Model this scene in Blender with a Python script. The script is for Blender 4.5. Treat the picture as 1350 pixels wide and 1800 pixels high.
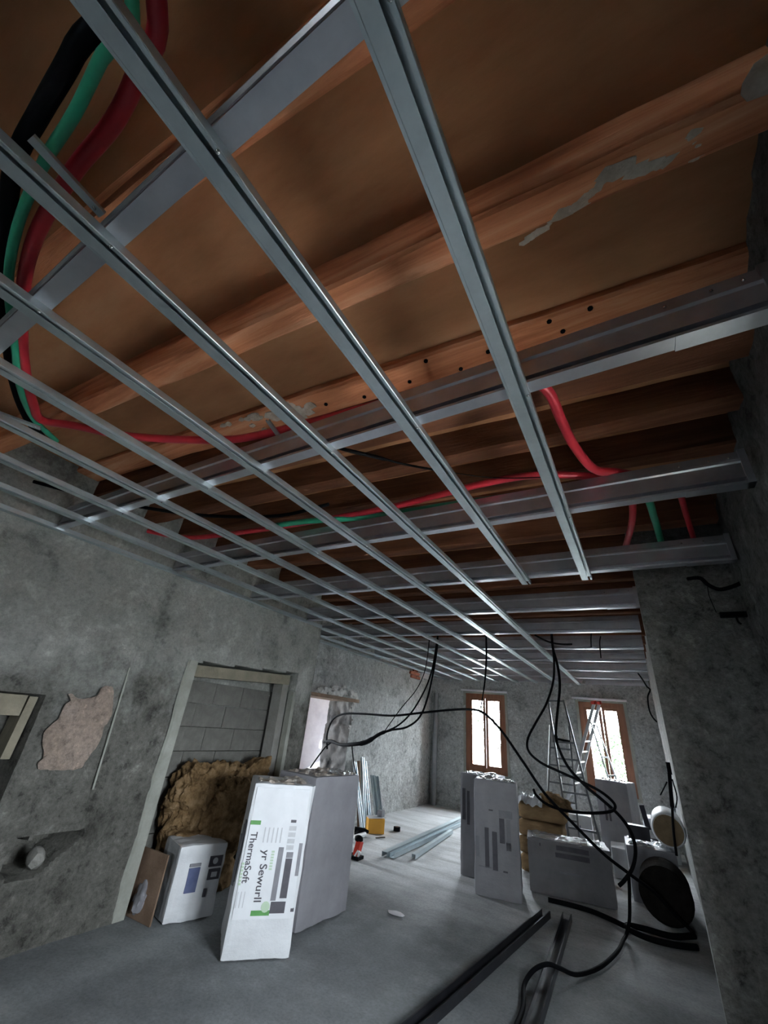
import bpy, bmesh, math, random
from mathutils import Vector, Matrix, noise

# ------------------------------------------------------------------ scene, camera, light
for o in list(bpy.data.objects):
    bpy.data.objects.remove(o)
scene = bpy.context.scene
COL = scene.collection
random.seed(7)

CAM = Vector((0, 0, 1.40))
yaw, pitch, roll = math.radians(32.629), math.radians(27.632), math.radians(5.866)
fw = Vector((-math.sin(yaw) * math.cos(pitch), math.cos(yaw) * math.cos(pitch), math.sin(pitch)))
rt = Vector((math.cos(yaw), math.sin(yaw), 0))
up = rt.cross(fw)
r2 = rt * math.cos(roll) + up * math.sin(roll)
u2 = up * math.cos(roll) - rt * math.sin(roll)
cam_d = bpy.data.cameras.new('camera')
cam = bpy.data.objects.new('camera', cam_d)
COL.objects.link(cam)
cam_d.sensor_fit = 'VERTICAL'
cam_d.sensor_height = 36.0
cam_d.lens = 703.2 / 1800 * 36.0
cam_d.clip_start = 0.02
m = Matrix((r2, u2, -fw)).transposed().to_4x4()
m.translation = CAM
cam.matrix_world = m
scene.camera = cam

world = bpy.data.worlds.new('overcast_sky')
scene.world = world
world.use_nodes = True
wb = world.node_tree.nodes['Background']
wb.inputs[0].default_value = (0.85, 0.93, 1.0, 1)
wb.inputs[1].default_value = 52.0

scene.view_settings.view_transform = 'Standard'
scene.view_settings.look = 'None'
scene.view_settings.exposure = 0.66
scene.view_settings.gamma = 1.0
scene.view_settings.use_curve_mapping = False


def portal(name, loc, rot, sx, sy):
    """daylight portal in a real opening: guides sampling of the sky, adds no light"""
    l = bpy.data.lights.new(name, 'AREA')
    l.shape = 'RECTANGLE'
    l.size, l.size_y = sx, sy
    l.cycles.is_portal = True
    o = bpy.data.objects.new(name, l)
    o.location, o.rotation_euler = loc, rot
    COL.objects.link(o)


H = math.pi / 2
portal('window_portal', (-2.93, 9.62, 1.43), (-H, 0, 0), 0.9, 1.5)
portal('window_portal', (-0.685, 9.62, 1.40), (-H, 0, 0), 0.8, 1.5)
portal('window_portal', (-0.50, -2.88, 1.575), (H, 0, 0), 0.5, 0.55)
portal('window_portal', (0.98, 1.50, 1.30), (0, H, 0), 0.95, 1.15)
portal('window_portal', (-7.05, 5.6, 1.4), (0, -H, 0), 0.9, 0.8)


# ------------------------------------------------------------------ materials
def ramp(nt, stops):
    r = nt.nodes.new('ShaderNodeValToRGB')
    el = r.color_ramp.elements
    while len(el) < len(stops):
        el.new(0.5)
    for e, (p, c) in zip(el, stops):
        e.position, e.color = p, (*c, 1)
    return r


def mat(name, stops, rough=0.8, metal=0.0, scale=3.0, detail=6, bump=0.0, bscale=30.0, stretch=(1, 1, 1), spec=None,
        distort=0.0, rough_var=0.0):
    mm = bpy.data.materials.new(name)
    mm.use_nodes = True
    nt = mm.node_tree
    b = nt.nodes['Principled BSDF']
    b.inputs['Roughness'].default_value = rough
    b.inputs['Metallic'].default_value = metal
    if spec is not None:
        b.inputs['Specular IOR Level'].default_value = spec
    tc = nt.nodes.new('ShaderNodeTexCoord')
    mp = nt.nodes.new('ShaderNodeMapping')
    mp.inputs['Scale'].default_value = stretch
    nt.links.new(tc.outputs['Object'], mp.inputs[0])
    if len(stops) == 1:
        b.inputs['Base Color'].default_value = (*stops[0][1], 1)
    else:
        n = nt.nodes.new('ShaderNodeTexNoise')
        n.inputs['Scale'].default_value = scale
        n.inputs['Detail'].default_value = detail
        n.inputs['Roughness'].default_value = 0.65
        n.inputs['Distortion'].default_value = distort
        nt.links.new(mp.outputs[0], n.inputs['Vector'])
        r = ramp(nt, stops)
        nt.links.new(n.outputs['Fac'], r.inputs[0])
        nt.links.new(r.outputs[0], b.inputs['Base Color'])
        if rough_var:
            mr = nt.nodes.new('ShaderNodeMapRange')
            mr.inputs['To Min'].default_value = rough - rough_var
            mr.inputs['To Max'].default_value = rough + rough_var
            nt.links.new(n.outputs['Fac'], mr.inputs['Value'])
            nt.links.new(mr.outputs[0], b.inputs['Roughness'])
    if bump:
        n2 = nt.nodes.new('ShaderNodeTexNoise')
        n2.inputs['Scale'].default_value = bscale
        n2.inputs['Detail'].default_value = 8
        n2.inputs['Roughness'].default_value = 0.7
        nt.links.new(mp.outputs[0], n2.inputs['Vector'])
        bp = nt.nodes.new('ShaderNodeBump')
        bp.inputs['Strength'].default_value = bump
        bp.inputs['Distance'].default_value = 0.02
        nt.links.new(n2.outputs['Fac'], bp.inputs['Height'])
        nt.links.new(bp.outputs[0], b.inputs['Normal'])
    return mm


M = {}
def wall_mat(name, dark, mid, light, scale=1.6, fine=42.0, upper=None, lo=0.36):
    """patchy old render: broad stains, medium blotches, sandy grain; optionally paler render left on the upper part"""
    mm = bpy.data.materials.new(name)
    mm.use_nodes = True
    nt = mm.node_tree
    b = nt.nodes['Principled BSDF']
    b.inputs['Roughness'].default_value = 0.95
    b.inputs['Specular IOR Level'].default_value = 0.2
    tc = nt.nodes.new('ShaderNodeTexCoord')

    def nz(sc, det=8, ro=0.7, dis=0.0):
        n = nt.nodes.new('ShaderNodeTexNoise')
        n.inputs['Scale'].default_value = sc
        n.inputs['Detail'].default_value = det
        n.inputs['Roughness'].default_value = ro
        n.inputs['Distortion'].default_value = dis
        nt.links.new(tc.outputs['Object'], n.inputs['Vector'])
        return n

    def mul(c, d, fac=1.0):
        x = nt.nodes.new('ShaderNodeMix')
        x.data_type, x.blend_type = 'RGBA', 'MULTIPLY'
        x.inputs[0].default_value = fac
        nt.links.new(c, x.inputs[6])
        nt.links.new(d, x.inputs[7])
        return x.outputs[2]

    n1 = nz(scale, 12, 0.72, 0.3)
    r1 = ramp(nt, [(0.34, dark), (0.47, mid), (0.56, mid), (0.66, light)])
    nt.links.new(n1.outputs['Fac'], r1.inputs[0])
    n2 = nz(scale * 5.5, 10, 0.75, 0.2)
    r2_ = ramp(nt, [(0.36, (lo, lo, lo)), (0.455, (0.5 + 0.5 * lo + 0.15,) * 3), (0.57, (1.0, 1.0, 1.0)), (0.67, (1.5, 1.5, 1.48))])
    nt.links.new(n2.outputs['Fac'], r2_.inputs[0])
    n3 = nz(fine, 6, 0.75)
    r3 = ramp(nt, [(0.33, (0.62, 0.62, 0.62)), (0.52, (1.0, 1.0, 1.0)), (0.70, (1.25, 1.25, 1.25))])
    nt.links.new(n3.outputs['Fac'], r3.inputs[0])
    col = mul(mul(r1.outputs[0], r2_.outputs[0]), r3.outputs[0], 0.8)
    if upper:
        zc, col_u, wd = upper
        sp = nt.nodes.new('ShaderNodeSeparateXYZ')
        nt.links.new(tc.outputs['Object'], sp.inputs[0])
        n4 = nz(2.2, 10, 0.7)
        ad = nt.nodes.new('ShaderNodeMath')
        ad.operation = 'MULTIPLY_ADD'
        ad.inputs[1].default_value = 1.6
        nt.links.new(n4.outputs['Fac'], ad.inputs[0])
        nt.links.new(sp.outputs[2], ad.inputs[2])
        mr = nt.nodes.new('ShaderNodeMapRange')
        mr.inputs['From Min'].default_value = zc + 0.8 - wd
        mr.inputs['From Max'].default_value = zc + 0.8 + wd
        nt.links.new(ad.outputs[0], mr.inputs['Value'])
        ru = ramp(nt, [(0.36, tuple(c * 0.50 for c in col_u)), (0.46, tuple(c * 0.88 for c in col_u)), (0.56, col_u), (0.66, tuple(c * 1.4 for c in col_u))])
        n5 = nz(3.3, 11, 0.72)
        nt.links.new(n5.outputs['Fac'], ru.inputs[0])
        cu = mul(ru.outputs[0], r3.outputs[0], 0.6)
        mx_ = nt.nodes.new('ShaderNodeMix')
        mx_.data_type = 'RGBA'
        nt.links.new(mr.outputs[0], mx_.inputs[0])
        nt.links.new(col, mx_.inputs[6])
        nt.links.new(cu, mx_.inputs[7])
        col = mx_.outputs[2]
    nt.links.new(col, b.inputs['Base Color'])
    hm = nt.nodes.new('ShaderNodeMath')
    hm.operation = 'MULTIPLY_ADD'
    hm.inputs[1].default_value = 0.35
    nt.links.new(n3.outputs['Fac'], hm.inputs[0])
    nt.links.new(n2.outputs['Fac'], hm.inputs[2])
    bp = nt.nodes.new('ShaderNodeBump')
    bp.inputs['Strength'].default_value = 1.0
    bp.inputs['Distance'].default_value = 0.055
    nt.links.new(hm.outputs[0], bp.inputs['Height'])
    nt.links.new(bp.outputs[0], b.inputs['Normal'])
    return mm


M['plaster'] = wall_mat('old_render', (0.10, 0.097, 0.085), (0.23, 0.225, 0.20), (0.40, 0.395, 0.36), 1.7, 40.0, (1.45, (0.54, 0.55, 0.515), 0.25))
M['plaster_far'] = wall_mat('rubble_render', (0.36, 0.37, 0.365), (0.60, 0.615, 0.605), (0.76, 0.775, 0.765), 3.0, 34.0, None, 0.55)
M['plaster_right'] = wall_mat('grey_render', (0.15, 0.148, 0.14), (0.27, 0.27, 0.258), (0.42, 0.42, 0.41), 2.1, 40.0)
M['block'] = mat('concrete_block', [(0.3, (0.12, 0.117, 0.105)), (0.7, (0.19, 0.187, 0.17))], rough=0.95, scale=9, bump=0.5, bscale=50, spec=0.2)
M['mortar'] = mat('mortar', [(0.3, (0.23, 0.225, 0.205)), (0.7, (0.33, 0.32, 0.30))], rough=0.95, scale=6, bump=0.6, bscale=30, spec=0.2)
M['lintel'] = mat('lintel_concrete', [(0.3, (0.18, 0.162, 0.120)), (0.7, (0.28, 0.255, 0.195))], rough=0.95, scale=8, bump=0.4, bscale=40, spec=0.2)
M['pink'] = wall_mat('pink_plaster', (0.42, 0.33, 0.26), (0.54, 0.43, 0.36), (0.62, 0.51, 0.44), 3.0, 40.0, None, 0.6)
M['pale_strip'] = mat('pale_plaster', [(0.3, (0.24, 0.245, 0.215)), (0.7, (0.34, 0.345, 0.31))], rough=0.95, scale=9, bump=0.3, bscale=40, spec=0.2)
M['white_plaster'] = mat('white_plaster', [(0.3, (0.62, 0.60, 0.64)), (0.7, (0.80, 0.79, 0.82))], rough=0.9, scale=4, bump=0.3, bscale=20)
M['rubble'] = mat('broken_plaster', [(0.33, (0.22, 0.21, 0.20)), (0.45, (0.62, 0.61, 0.59)), (0.7, (0.82, 0.81, 0.79))], rough=0.95, scale=14, bump=0.9, bscale=40)
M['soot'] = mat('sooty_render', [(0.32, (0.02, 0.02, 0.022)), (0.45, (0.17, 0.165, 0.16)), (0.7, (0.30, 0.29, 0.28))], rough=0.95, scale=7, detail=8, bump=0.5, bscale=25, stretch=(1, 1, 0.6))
M['brick'] = mat('red_brick', [(0.3, (0.22, 0.07, 0.04)), (0.7, (0.36, 0.12, 0.07))], rough=0.9, scale=20, bump=0.5, bscale=60)
def floor_mat():
    """grey slab near the camera, paler streaky dusty boards in the far half, with a ragged boundary"""
    mm = bpy.data.materials.new('dusty_floor')
    mm.use_nodes = True
    nt = mm.node_tree
    b = nt.nodes['Principled BSDF']
    b.inputs['Roughness'].default_value = 0.8
    b.inputs['Specular IOR Level'].default_value = 0.3
    tc = nt.nodes.new('ShaderNodeTexCoord')

    def nz(sc, det, ro, st=(1, 1, 1)):
        mp = nt.nodes.new('ShaderNodeMapping')
        mp.inputs['Scale'].default_value = st
        nt.links.new(tc.outputs['Object'], mp.inputs[0])
        n = nt.nodes.new('ShaderNodeTexNoise')
        n.inputs['Scale'].default_value = sc
        n.inputs['Detail'].default_value = det
        n.inputs['Roughness'].default_value = ro
        nt.links.new(mp.outputs[0], n.inputs['Vector'])
        return n
    a = nz(1.4, 12, 0.68)
    ra = ramp(nt, [(0.32, (0.125, 0.134, 0.138)), (0.50, (0.185, 0.197, 0.203)), (0.66, (0.25, 0.265, 0.272))])
    nt.links.new(a.outputs['Fac'], ra.inputs[0])
    c = nz(1.6, 12, 0.7, (0.7, 3.0, 1))
    rc = ramp(nt, [(0.32, (0.36, 0.37, 0.37)), (0.50, (0.55, 0.565, 0.57)), (0.66, (0.66, 0.68, 0.69))])
    nt.links.new(c.outputs['Fac'], rc.inputs[0])
    sp = nt.nodes.new('ShaderNodeSeparateXYZ')
    nt.links.new(tc.outputs['Object'], sp.inputs[0])
    e = nz(1.1, 8, 0.65)
    ad = nt.nodes.new('ShaderNodeMath')
    ad.operation = 'MULTIPLY_ADD'
    ad.inputs[1].default_value = 3.0
    nt.links.new(e.outputs['Fac'], ad.inputs[0])
    nt.links.new(sp.outputs[1], ad.inputs[2])
    mr = nt.nodes.new('ShaderNodeMapRange')
    mr.inputs['From Min'].default_value = 5.2
    mr.inputs['From Max'].default_value = 7.0
    nt.links.new(ad.outputs[0], mr.inputs['Value'])
    mx_ = nt.nodes.new('ShaderNodeMix')
    mx_.data_type = 'RGBA'
    nt.links.new(mr.outputs[0], mx_.inputs[0])
    nt.links.new(ra.outputs[0], mx_.inputs[6])
    nt.links.new(rc.outputs[0], mx_.inputs[7])
    g_ = nz(55.0, 5, 0.7)
    rg = ramp(nt, [(0.33, (0.72, 0.72, 0.72)), (0.52, (1.0, 1.0, 1.0)), (0.70, (1.18, 1.18, 1.18))])
    nt.links.new(g_.outputs['Fac'], rg.inputs[0])
    ml = nt.nodes.new('ShaderNodeMix')
    ml.data_type, ml.blend_type = 'RGBA', 'MULTIPLY'
    ml.inputs[0].default_value = 0.7
    nt.links.new(mx_.outputs[2], ml.inputs[6])
    nt.links.new(rg.outputs[0], ml.inputs[7])
    nt.links.new(ml.outputs[2], b.inputs['Base Color'])
    bp = nt.nodes.new('ShaderNodeBump')
    bp.inputs['Strength'].default_value = 0.25
    bp.inputs['Distance'].default_value = 0.006
    nt.links.new(g_.outputs['Fac'], bp.inputs['Height'])
    nt.links.new(bp.outputs[0], b.inputs['Normal'])
    return mm


M['floor'] = floor_mat()
M['deck'] = mat('ceiling_boards', [(0.30, (0.27, 0.120, 0.055)), (0.55, (0.44, 0.215, 0.105)), (0.75, (0.54, 0.30, 0.165))],
                rough=0.85, scale=2.2, detail=8, bump=0.15, bscale=25, stretch=(0.35, 1.3, 1), spec=0.2)
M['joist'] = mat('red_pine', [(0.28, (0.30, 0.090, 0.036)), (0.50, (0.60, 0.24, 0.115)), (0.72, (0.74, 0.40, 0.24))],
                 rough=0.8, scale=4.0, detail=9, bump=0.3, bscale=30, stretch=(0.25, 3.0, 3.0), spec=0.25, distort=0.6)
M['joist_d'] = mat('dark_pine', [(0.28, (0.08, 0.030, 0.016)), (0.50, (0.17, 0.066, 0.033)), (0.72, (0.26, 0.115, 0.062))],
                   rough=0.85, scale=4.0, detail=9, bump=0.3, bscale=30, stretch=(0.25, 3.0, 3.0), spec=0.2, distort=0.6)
M['lime'] = mat('lime_residue', [(0.3, (0.45, 0.36, 0.28)), (0.7, (0.75, 0.68, 0.60))], rough=0.95, scale=14, bump=0.8, bscale=50)
M['galv'] = mat('galvanised_steel', [(0.3, (0.50, 0.575, 0.61)), (0.7, (0.63, 0.715, 0.75))], rough=0.38, metal=0.85, scale=9, bump=0.05, bscale=90, rough_var=0.08)
M['galv_m'] = mat('galvanised_rail', [(0.3, (0.46, 0.48, 0.53)), (0.7, (0.62, 0.64, 0.69))], rough=0.33, metal=0.88, scale=5, bump=0.06, bscale=40, rough_var=0.10)
M['screw'] = mat('screw_zinc', [(0, (0.75, 0.77, 0.78))], rough=0.25, metal=1.0)
M['dark_steel'] = mat('dark_steel', [(0.3, (0.020, 0.021, 0.025)), (0.7, (0.055, 0.056, 0.065))], rough=0.30, metal=0.7, scale=5)
M['film'] = mat('white_film', [(0.3, (0.54, 0.555, 0.575)), (0.7, (0.66, 0.675, 0.695))], rough=0.42, scale=4, bump=0.35, bscale=9)
M['film_grey'] = mat('grey_film', [(0.3, (0.205, 0.202, 0.222)), (0.7, (0.29, 0.286, 0.308))], rough=0.5, scale=4, bump=0.3, bscale=8)
M['film_top'] = mat('clear_film_over_wool', [(0.35, (0.28, 0.23, 0.18)), (0.55, (0.45, 0.40, 0.35)), (0.7, (0.72, 0.71, 0.70))], rough=0.3, scale=7, bump=0.8, bscale=14)
M['foil'] = mat('crumpled_foil', [(0.3, (0.55, 0.58, 0.60)), (0.7, (0.85, 0.88, 0.90))], rough=0.22, metal=0.8, scale=8, bump=1.0, bscale=22)
M['film_shaded'] = mat('shaded_grey_film', [(0.3, (0.15, 0.145, 0.155)), (0.7, (0.22, 0.215, 0.225))], rough=0.55, scale=4, bump=0.3, bscale=8)  # grey film again, with the low pack's shade put into its colour
M['print_dark'] = mat('dark_print', [(0.3, (0.050, 0.048, 0.060)), (0.7, (0.085, 0.08, 0.095))], rough=0.5, scale=14)
M['print_mid'] = mat('grey_print', [(0.3, (0.17, 0.17, 0.19)), (0.7, (0.23, 0.23, 0.25))], rough=0.5, scale=14)
M['print_pale'] = mat('pale_print', [(0.3, (0.42, 0.43, 0.45)), (0.7, (0.50, 0.51, 0.53))], rough=0.5, scale=14)
M['print_green'] = mat('green_print', [(0.3, (0.07, 0.24, 0.06)), (0.7, (0.11, 0.32, 0.09))], rough=0.5, scale=14)
M['print_lime'] = mat('pale_green_print', [(0.3, (0.40, 0.52, 0.38)), (0.7, (0.46, 0.58, 0.43))], rough=0.5, scale=14)
M['print_blue'] = mat('blue_print', [(0.3, (0.06, 0.08, 0.17)), (0.7, (0.10, 0.12, 0.23))], rough=0.5, scale=14)
M['paper'] = mat('white_paper', [(0.3, (0.60, 0.615, 0.64)), (0.7, (0.70, 0.715, 0.74))], rough=0.6, scale=5)
M['wool'] = mat('mineral_wool', [(0.30, (0.095, 0.058, 0.028)), (0.5, (0.25, 0.160, 0.080)), (0.70, (0.40, 0.275, 0.160))], rough=1.0, scale=13, detail=10, bump=1.0, bscale=60, spec=0.05)
M['wool_slab'] = mat('mineral_wool_slab', [(0.3, (0.22, 0.14, 0.075)), (0.7, (0.38, 0.26, 0.14))], rough=1.0, scale=5, detail=10, bump=0.7, bscale=45, spec=0.05, stretch=(1, 1, 3))
M['wood_win'] = mat('window_wood', [(0.3, (0.17, 0.065, 0.035)), (0.7, (0.27, 0.115, 0.058))], rough=0.55, scale=5, bump=0.1, bscale=30, stretch=(4, 4, 0.5))
M['wood_old'] = mat('old_plank', [(0.3, (0.13, 0.08, 0.05)), (0.7, (0.24, 0.16, 0.11))], rough=0.9, scale=6, bump=0.4, bscale=30)
M['black'] = mat('black_rubber', [(0, (0.005, 0.0055, 0.007))], rough=0.75, spec=0.08)
M['black_case'] = mat('black_plastic', [(0, (0.010, 0.010, 0.020))], rough=0.5)
M['red'] = mat('red_conduit', [(0.3, (0.42, 0.015, 0.03)), (0.7, (0.60, 0.035, 0.05))], rough=0.42, scale=6)
M['green'] = mat('green_conduit', [(0.3, (0.02, 0.30, 0.17)), (0.7, (0.04, 0.40, 0.24))], rough=0.42, scale=6)
M['yellow'] = mat('yellow_card', [(0.3, (0.62, 0.29, 0.02)), (0.7, (0.76, 0.38, 0.04))], rough=0.6, scale=4)
M['white_pl'] = mat('white_plastic', [(0, (0.72, 0.73, 0.74))], rough=0.4)
M['pipe_grey'] = mat('grey_pipe', [(0.3, (0.20, 0.21, 0.22)), (0.7, (0.30, 0.31, 0.32))], rough=0.5, scale=4)
M['alu'] = mat('ladder_aluminium', [(0.3, (0.13, 0.14, 0.15)), (0.7, (0.20, 0.21, 0.22))], rough=0.5, metal=0.5, scale=8)
M['alu_l'] = mat('pale_aluminium', [(0.3, (0.34, 0.35, 0.36)), (0.7, (0.44, 0.45, 0.46))], rough=0.5, metal=0.4, scale=8)
M['red_pl'] = mat('red_plastic', [(0, (0.60, 0.05, 0.03))], rough=0.45)
M['roll_dark'] = mat('dark_felt', [(0.3, (0.012, 0.011, 0.010)), (0.7, (0.025, 0.022, 0.020))], rough=1.0, scale=12, bump=0.6, bscale=40, spec=0.05)
M['roll_end'] = mat('wool_roll_end', [(0.3, (0.17, 0.125, 0.075)), (0.7, (0.27, 0.20, 0.125))], rough=1.0, scale=10, bump=0.7, bscale=40, spec=0.05)
M['grass'] = mat('meadow', [(0.3, (0.16, 0.25, 0.09)), (0.7, (0.30, 0.40, 0.18))], rough=1.0, scale=1.5)
M['leaf'] = mat('leaves', [(0.3, (0.010, 0.028, 0.006)), (0.7, (0.025, 0.060, 0.014))], rough=0.8, scale=2)
M['bark'] = mat('bark', [(0.3, (0.02, 0.018, 0.016)), (0.7, (0.04, 0.036, 0.032))], rough=1.0, scale=9)
M['pavement'] = mat('yard_gravel', [(0.3, (0.42, 0.41, 0.39)), (0.7, (0.56, 0.55, 0.52))], rough=1.0, scale=3)

g = bpy.data.materials.new('window_glass')
g.use_nodes = True
nt = g.node_tree
nt.nodes.remove(nt.nodes['Principled BSDF'])
tr = nt.nodes.new('ShaderNodeBsdfTransparent')
gl = nt.nodes.new('ShaderNodeBsdfGlossy')
gl.inputs['Roughness'].default_value = 0.02
mx = nt.nodes.new('ShaderNodeMixShader')
mx.inputs[0].default_value = 0.06
nt.links.new(tr.outputs[0], mx.inputs[1])
nt.links.new(gl.outputs[0], mx.inputs[2])
nt.links.new(mx.outputs[0], nt.nodes['Material Output'].inputs[0])
M['glass'] = g


# ------------------------------------------------------------------ mesh helpers
class MB:
    def __init__(s):
        s.v, s.f, s.smooth = [], [], []

    def face_add(s, base, faces, smooth=False):
        for f in faces:
            s.f.append([base + i for i in f])
            s.smooth.append(smooth)

    def box(s, lo, hi, mtx=None):
        b = len(s.v)
        for x in (lo[0], hi[0]):
            for y in (lo[1], hi[1]):
                for z in (lo[2], hi[2]):
                    p = Vector((x, y, z))
                    s.v.append(mtx @ p if mtx else p)
        s.face_add(b, [(0, 1, 3, 2), (4, 6, 7, 5), (0, 4, 5, 1), (2, 3, 7, 6), (0, 2, 6, 4), (1, 5, 7, 3)])
        return s

    def bar(s, a, b, w, h, roll=0.0):
        """rectangular bar from a to b, cross-section w x h"""
        a, b = Vector(a), Vector(b)
        d = (b - a)
        L = d.length
        d.normalize()
        ref = Vector((0, 0, 1)) if abs(d.z) < 0.95 else Vector((0, 1, 0))
        x = d.cross(ref).normalized()
        y = x.cross(d).normalized()
        if roll:
            x, y = x * math.cos(roll) + y * math.sin(roll), y * math.cos(roll) - x * math.sin(roll)
        mt = Matrix((x, d, y)).transposed().to_4x4()
        mt.translation = a
        return s.box((-w / 2, 0, -h / 2), (w / 2, L, h / 2), mt)

    def tube(s, pts, r, seg=12, smooth_n=4, caps=True, radii=None):
        P = catmull(pts, smooth_n) if smooth_n > 1 and len(pts) > 2 else [Vector(p) for p in pts]
        b = len(s.v)
        n = len(P)
        ref = None
        for i, p in enumerate(P):
            t = (P[min(i + 1, n - 1)] - P[max(i - 1, 0)]).normalized()
            if ref is None:
                ref = Vector((0, 0, 1)) if abs(t.z) < 0.9 else Vector((1, 0, 0))
            x = (ref - t * ref.dot(t)).normalized()
            ref = x
            y = t.cross(x)
            rr = r if radii is None else radii[min(int(i / max(n - 1, 1) * (len(radii) - 1) + 0.5), len(radii) - 1)]
            for k in range(seg):
                a = 2 * math.pi * k / seg
                s.v.append(p + x * (rr * math.cos(a)) + y * (rr * math.sin(a)))
        for i in range(n - 1):
            for k in range(seg):
                k2 = (k + 1) % seg
                s.f.append([b + i * seg + k, b + i * seg + k2, b + (i + 1) * seg + k2, b + (i + 1) * seg + k])
                s.smooth.append(True)
        if caps:
            s.f.append([b + k for k in range(seg)][::-1])
            s.smooth.append(False)
            s.f.append([b + (n - 1) * seg + k for k in range(seg)])
            s.smooth.append(False)
        return s

    def prism(s, prof, a, b, ex, ez, caps=True):
        """profile points (p,q) placed at a + p*ex + q*ez, swept to b"""
        a, b, ex, ez = Vector(a), Vector(b), Vector(ex), Vector(ez)
        base = len(s.v)
        n = len(prof)
        for o in (a, b):
            for p, q in prof:
                s.v.append(o + ex * p + ez * q)
        for k in range(n):
            k2 = (k + 1) % n
            s.f.append([base + k, base + k2, base + n + k2, base + n + k])
            s.smooth.append(False)
        if caps:
            s.f.append([base + k for k in range(n)][::-1])
            s.smooth.append(False)
            s.f.append([base + n + k for k in range(n)])
            s.smooth.append(False)
        return s

    def blob(s, c, r, sub=2, amp=0.25, fr=3.0, sc=(1, 1, 1), seed=0.0, flat_z=None):
        bm = bmesh.new()
        bmesh.ops.create_icosphere(bm, subdivisions=sub, radius=1.0)
        base = len(s.v)
        for v in bm.verts:
            d = v.co.normalized()
            k = 1 + amp * noise.fractal(d * fr + Vector((seed, seed * 2, -seed)), 1.0, 2.0, 4)
            p = Vector((d.x * sc[0], d.y * sc[1], d.z * sc[2])) * (r * k) + Vector(c)
            if flat_z is not None and p.z < flat_z:
                p.z = flat_z
            s.v.append(p)
        bm.verts.index_update()
        for f in bm.faces:
            s.f.append([base + v.index for v in f.verts])
            s.smooth.append(True)
        bm.free()
        return s

    def mesh(s, name):
        me = bpy.data.meshes.new(name)
        me.from_pydata([tuple(v) for v in s.v], [], s.f)
        me.update()
        me.polygons.foreach_set('use_smooth', s.smooth)
        bm = bmesh.new()
        bm.from_mesh(me)
        bmesh.ops.recalc_face_normals(bm, faces=bm.faces)
        bm.to_mesh(me)
        bm.free()
        if any(s.smooth):
            me.set_sharp_from_angle(angle=0.75)
        return me

    def build(s, name, m, parent=None):
        o = bpy.data.objects.new(name, s.mesh(name))
        o.data.materials.append(M[m])
        COL.objects.link(o)
        if parent:
            o.parent = parent
        return o


def catmull(pts, n):
    P = [Vector(p) for p in pts]
    P = [P[0] * 2 - P[1]] + P + [P[-1] * 2 - P[-2]]
    out = []
    for i in range(1, len(P) - 2):
        for k in range(n):
            t = k / n
            a, b, c, d = P[i - 1], P[i], P[i + 1], P[i + 2]
            out.append(0.5 * ((2 * b) + (c - a) * t + (2 * a - 5 * b + 4 * c - d) * t * t + (3 * b - a - 3 * c + d) * t ** 3))
    out.append(P[-2])
    return out


def tag(o, label, cat, group=None):
    o['label'], o['category'] = label, cat
    if group:
        o['group'] = group
    return o


def thing(name, label, cat, loc=(0, 0, 0), rz=0.0, group=None):
    o = bpy.data.objects.new(name, None)
    o.empty_display_size = 0.1
    o.location = loc
    o.rotation_euler = (0, 0, rz)
    COL.objects.link(o)
    return tag(o, label, cat, group)


def struct(o):
    o['kind'] = 'structure'
    return o


def link_copy(src, parent, loc=None):
    c = src.copy()
    COL.objects.link(c)
    c.parent = parent
    if loc is not None:
        c.location = loc
    return c


def fbm(p, f, oct=4):
    return noise.fractal(Vector(p) * f, 1.0, 2.0, oct)


def wall_grid(name, o, ud, vd, nd, us, vs, dfn, m, hole=None, parent=None):
    """a rendered wall surface: grid displaced along nd by dfn(u,v), with real openings"""
    o, ud, vd, nd = Vector(o), Vector(ud), Vector(vd), Vector(nd)
    mb = MB()
    nu, nv = len(us), len(vs)
    for u in us:
        for v in vs:
            mb.v.append(o + ud * u + vd * v + nd * dfn(u, v))
    for i in range(nu - 1):
        for j in range(nv - 1):
            uc, vc = (us[i] + us[i + 1]) / 2, (vs[j] + vs[j + 1]) / 2
            if hole and hole(uc, vc):
                continue
            mb.f.append([i * nv + j, (i + 1) * nv + j, (i + 1) * nv + j + 1, i * nv + j + 1])
            mb.smooth.append(True)
    ob = mb.build(name, m, parent)
    return ob


def rng(a, b, step, extra=()):
    n = max(1, round((b - a) / step))
    L = [a + (b - a) * i / n for i in range(n + 1)]
    for e in extra:
        L = [x for x in L if abs(x - e) > step * 0.45]
        L.append(e)
    return sorted(L)


# ------------------------------------------------------------------ the setting
ZC = 2.96     # underside of deck is at 2.92

# floor: dusty concrete slab, slightly uneven
fl = MB()
xs, ys = rng(-7.1, 0.9, 0.16), rng(-2.8, 9.75, 0.16)
for x in xs:
    for y in ys:
        fl.v.append(Vector((x, y, 0.006 * fbm((x, y, 0), 0.9) - 0.004)))
for i in range(len(xs) - 1):
    for j in range(len(ys) - 1):
        fl.f.append([i * len(ys) + j, (i + 1) * len(ys) + j, (i + 1) * len(ys) + j + 1, i * len(ys) + j + 1])
        fl.smooth.append(True)
struct(fl.build('floor', 'floor'))

# deck above the joists
cb = MB()
cb.box((-7.2, -2.9, 2.92), (0.95, 9.8, 3.02))
struct(cb.build('ceiling', 'deck'))


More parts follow.
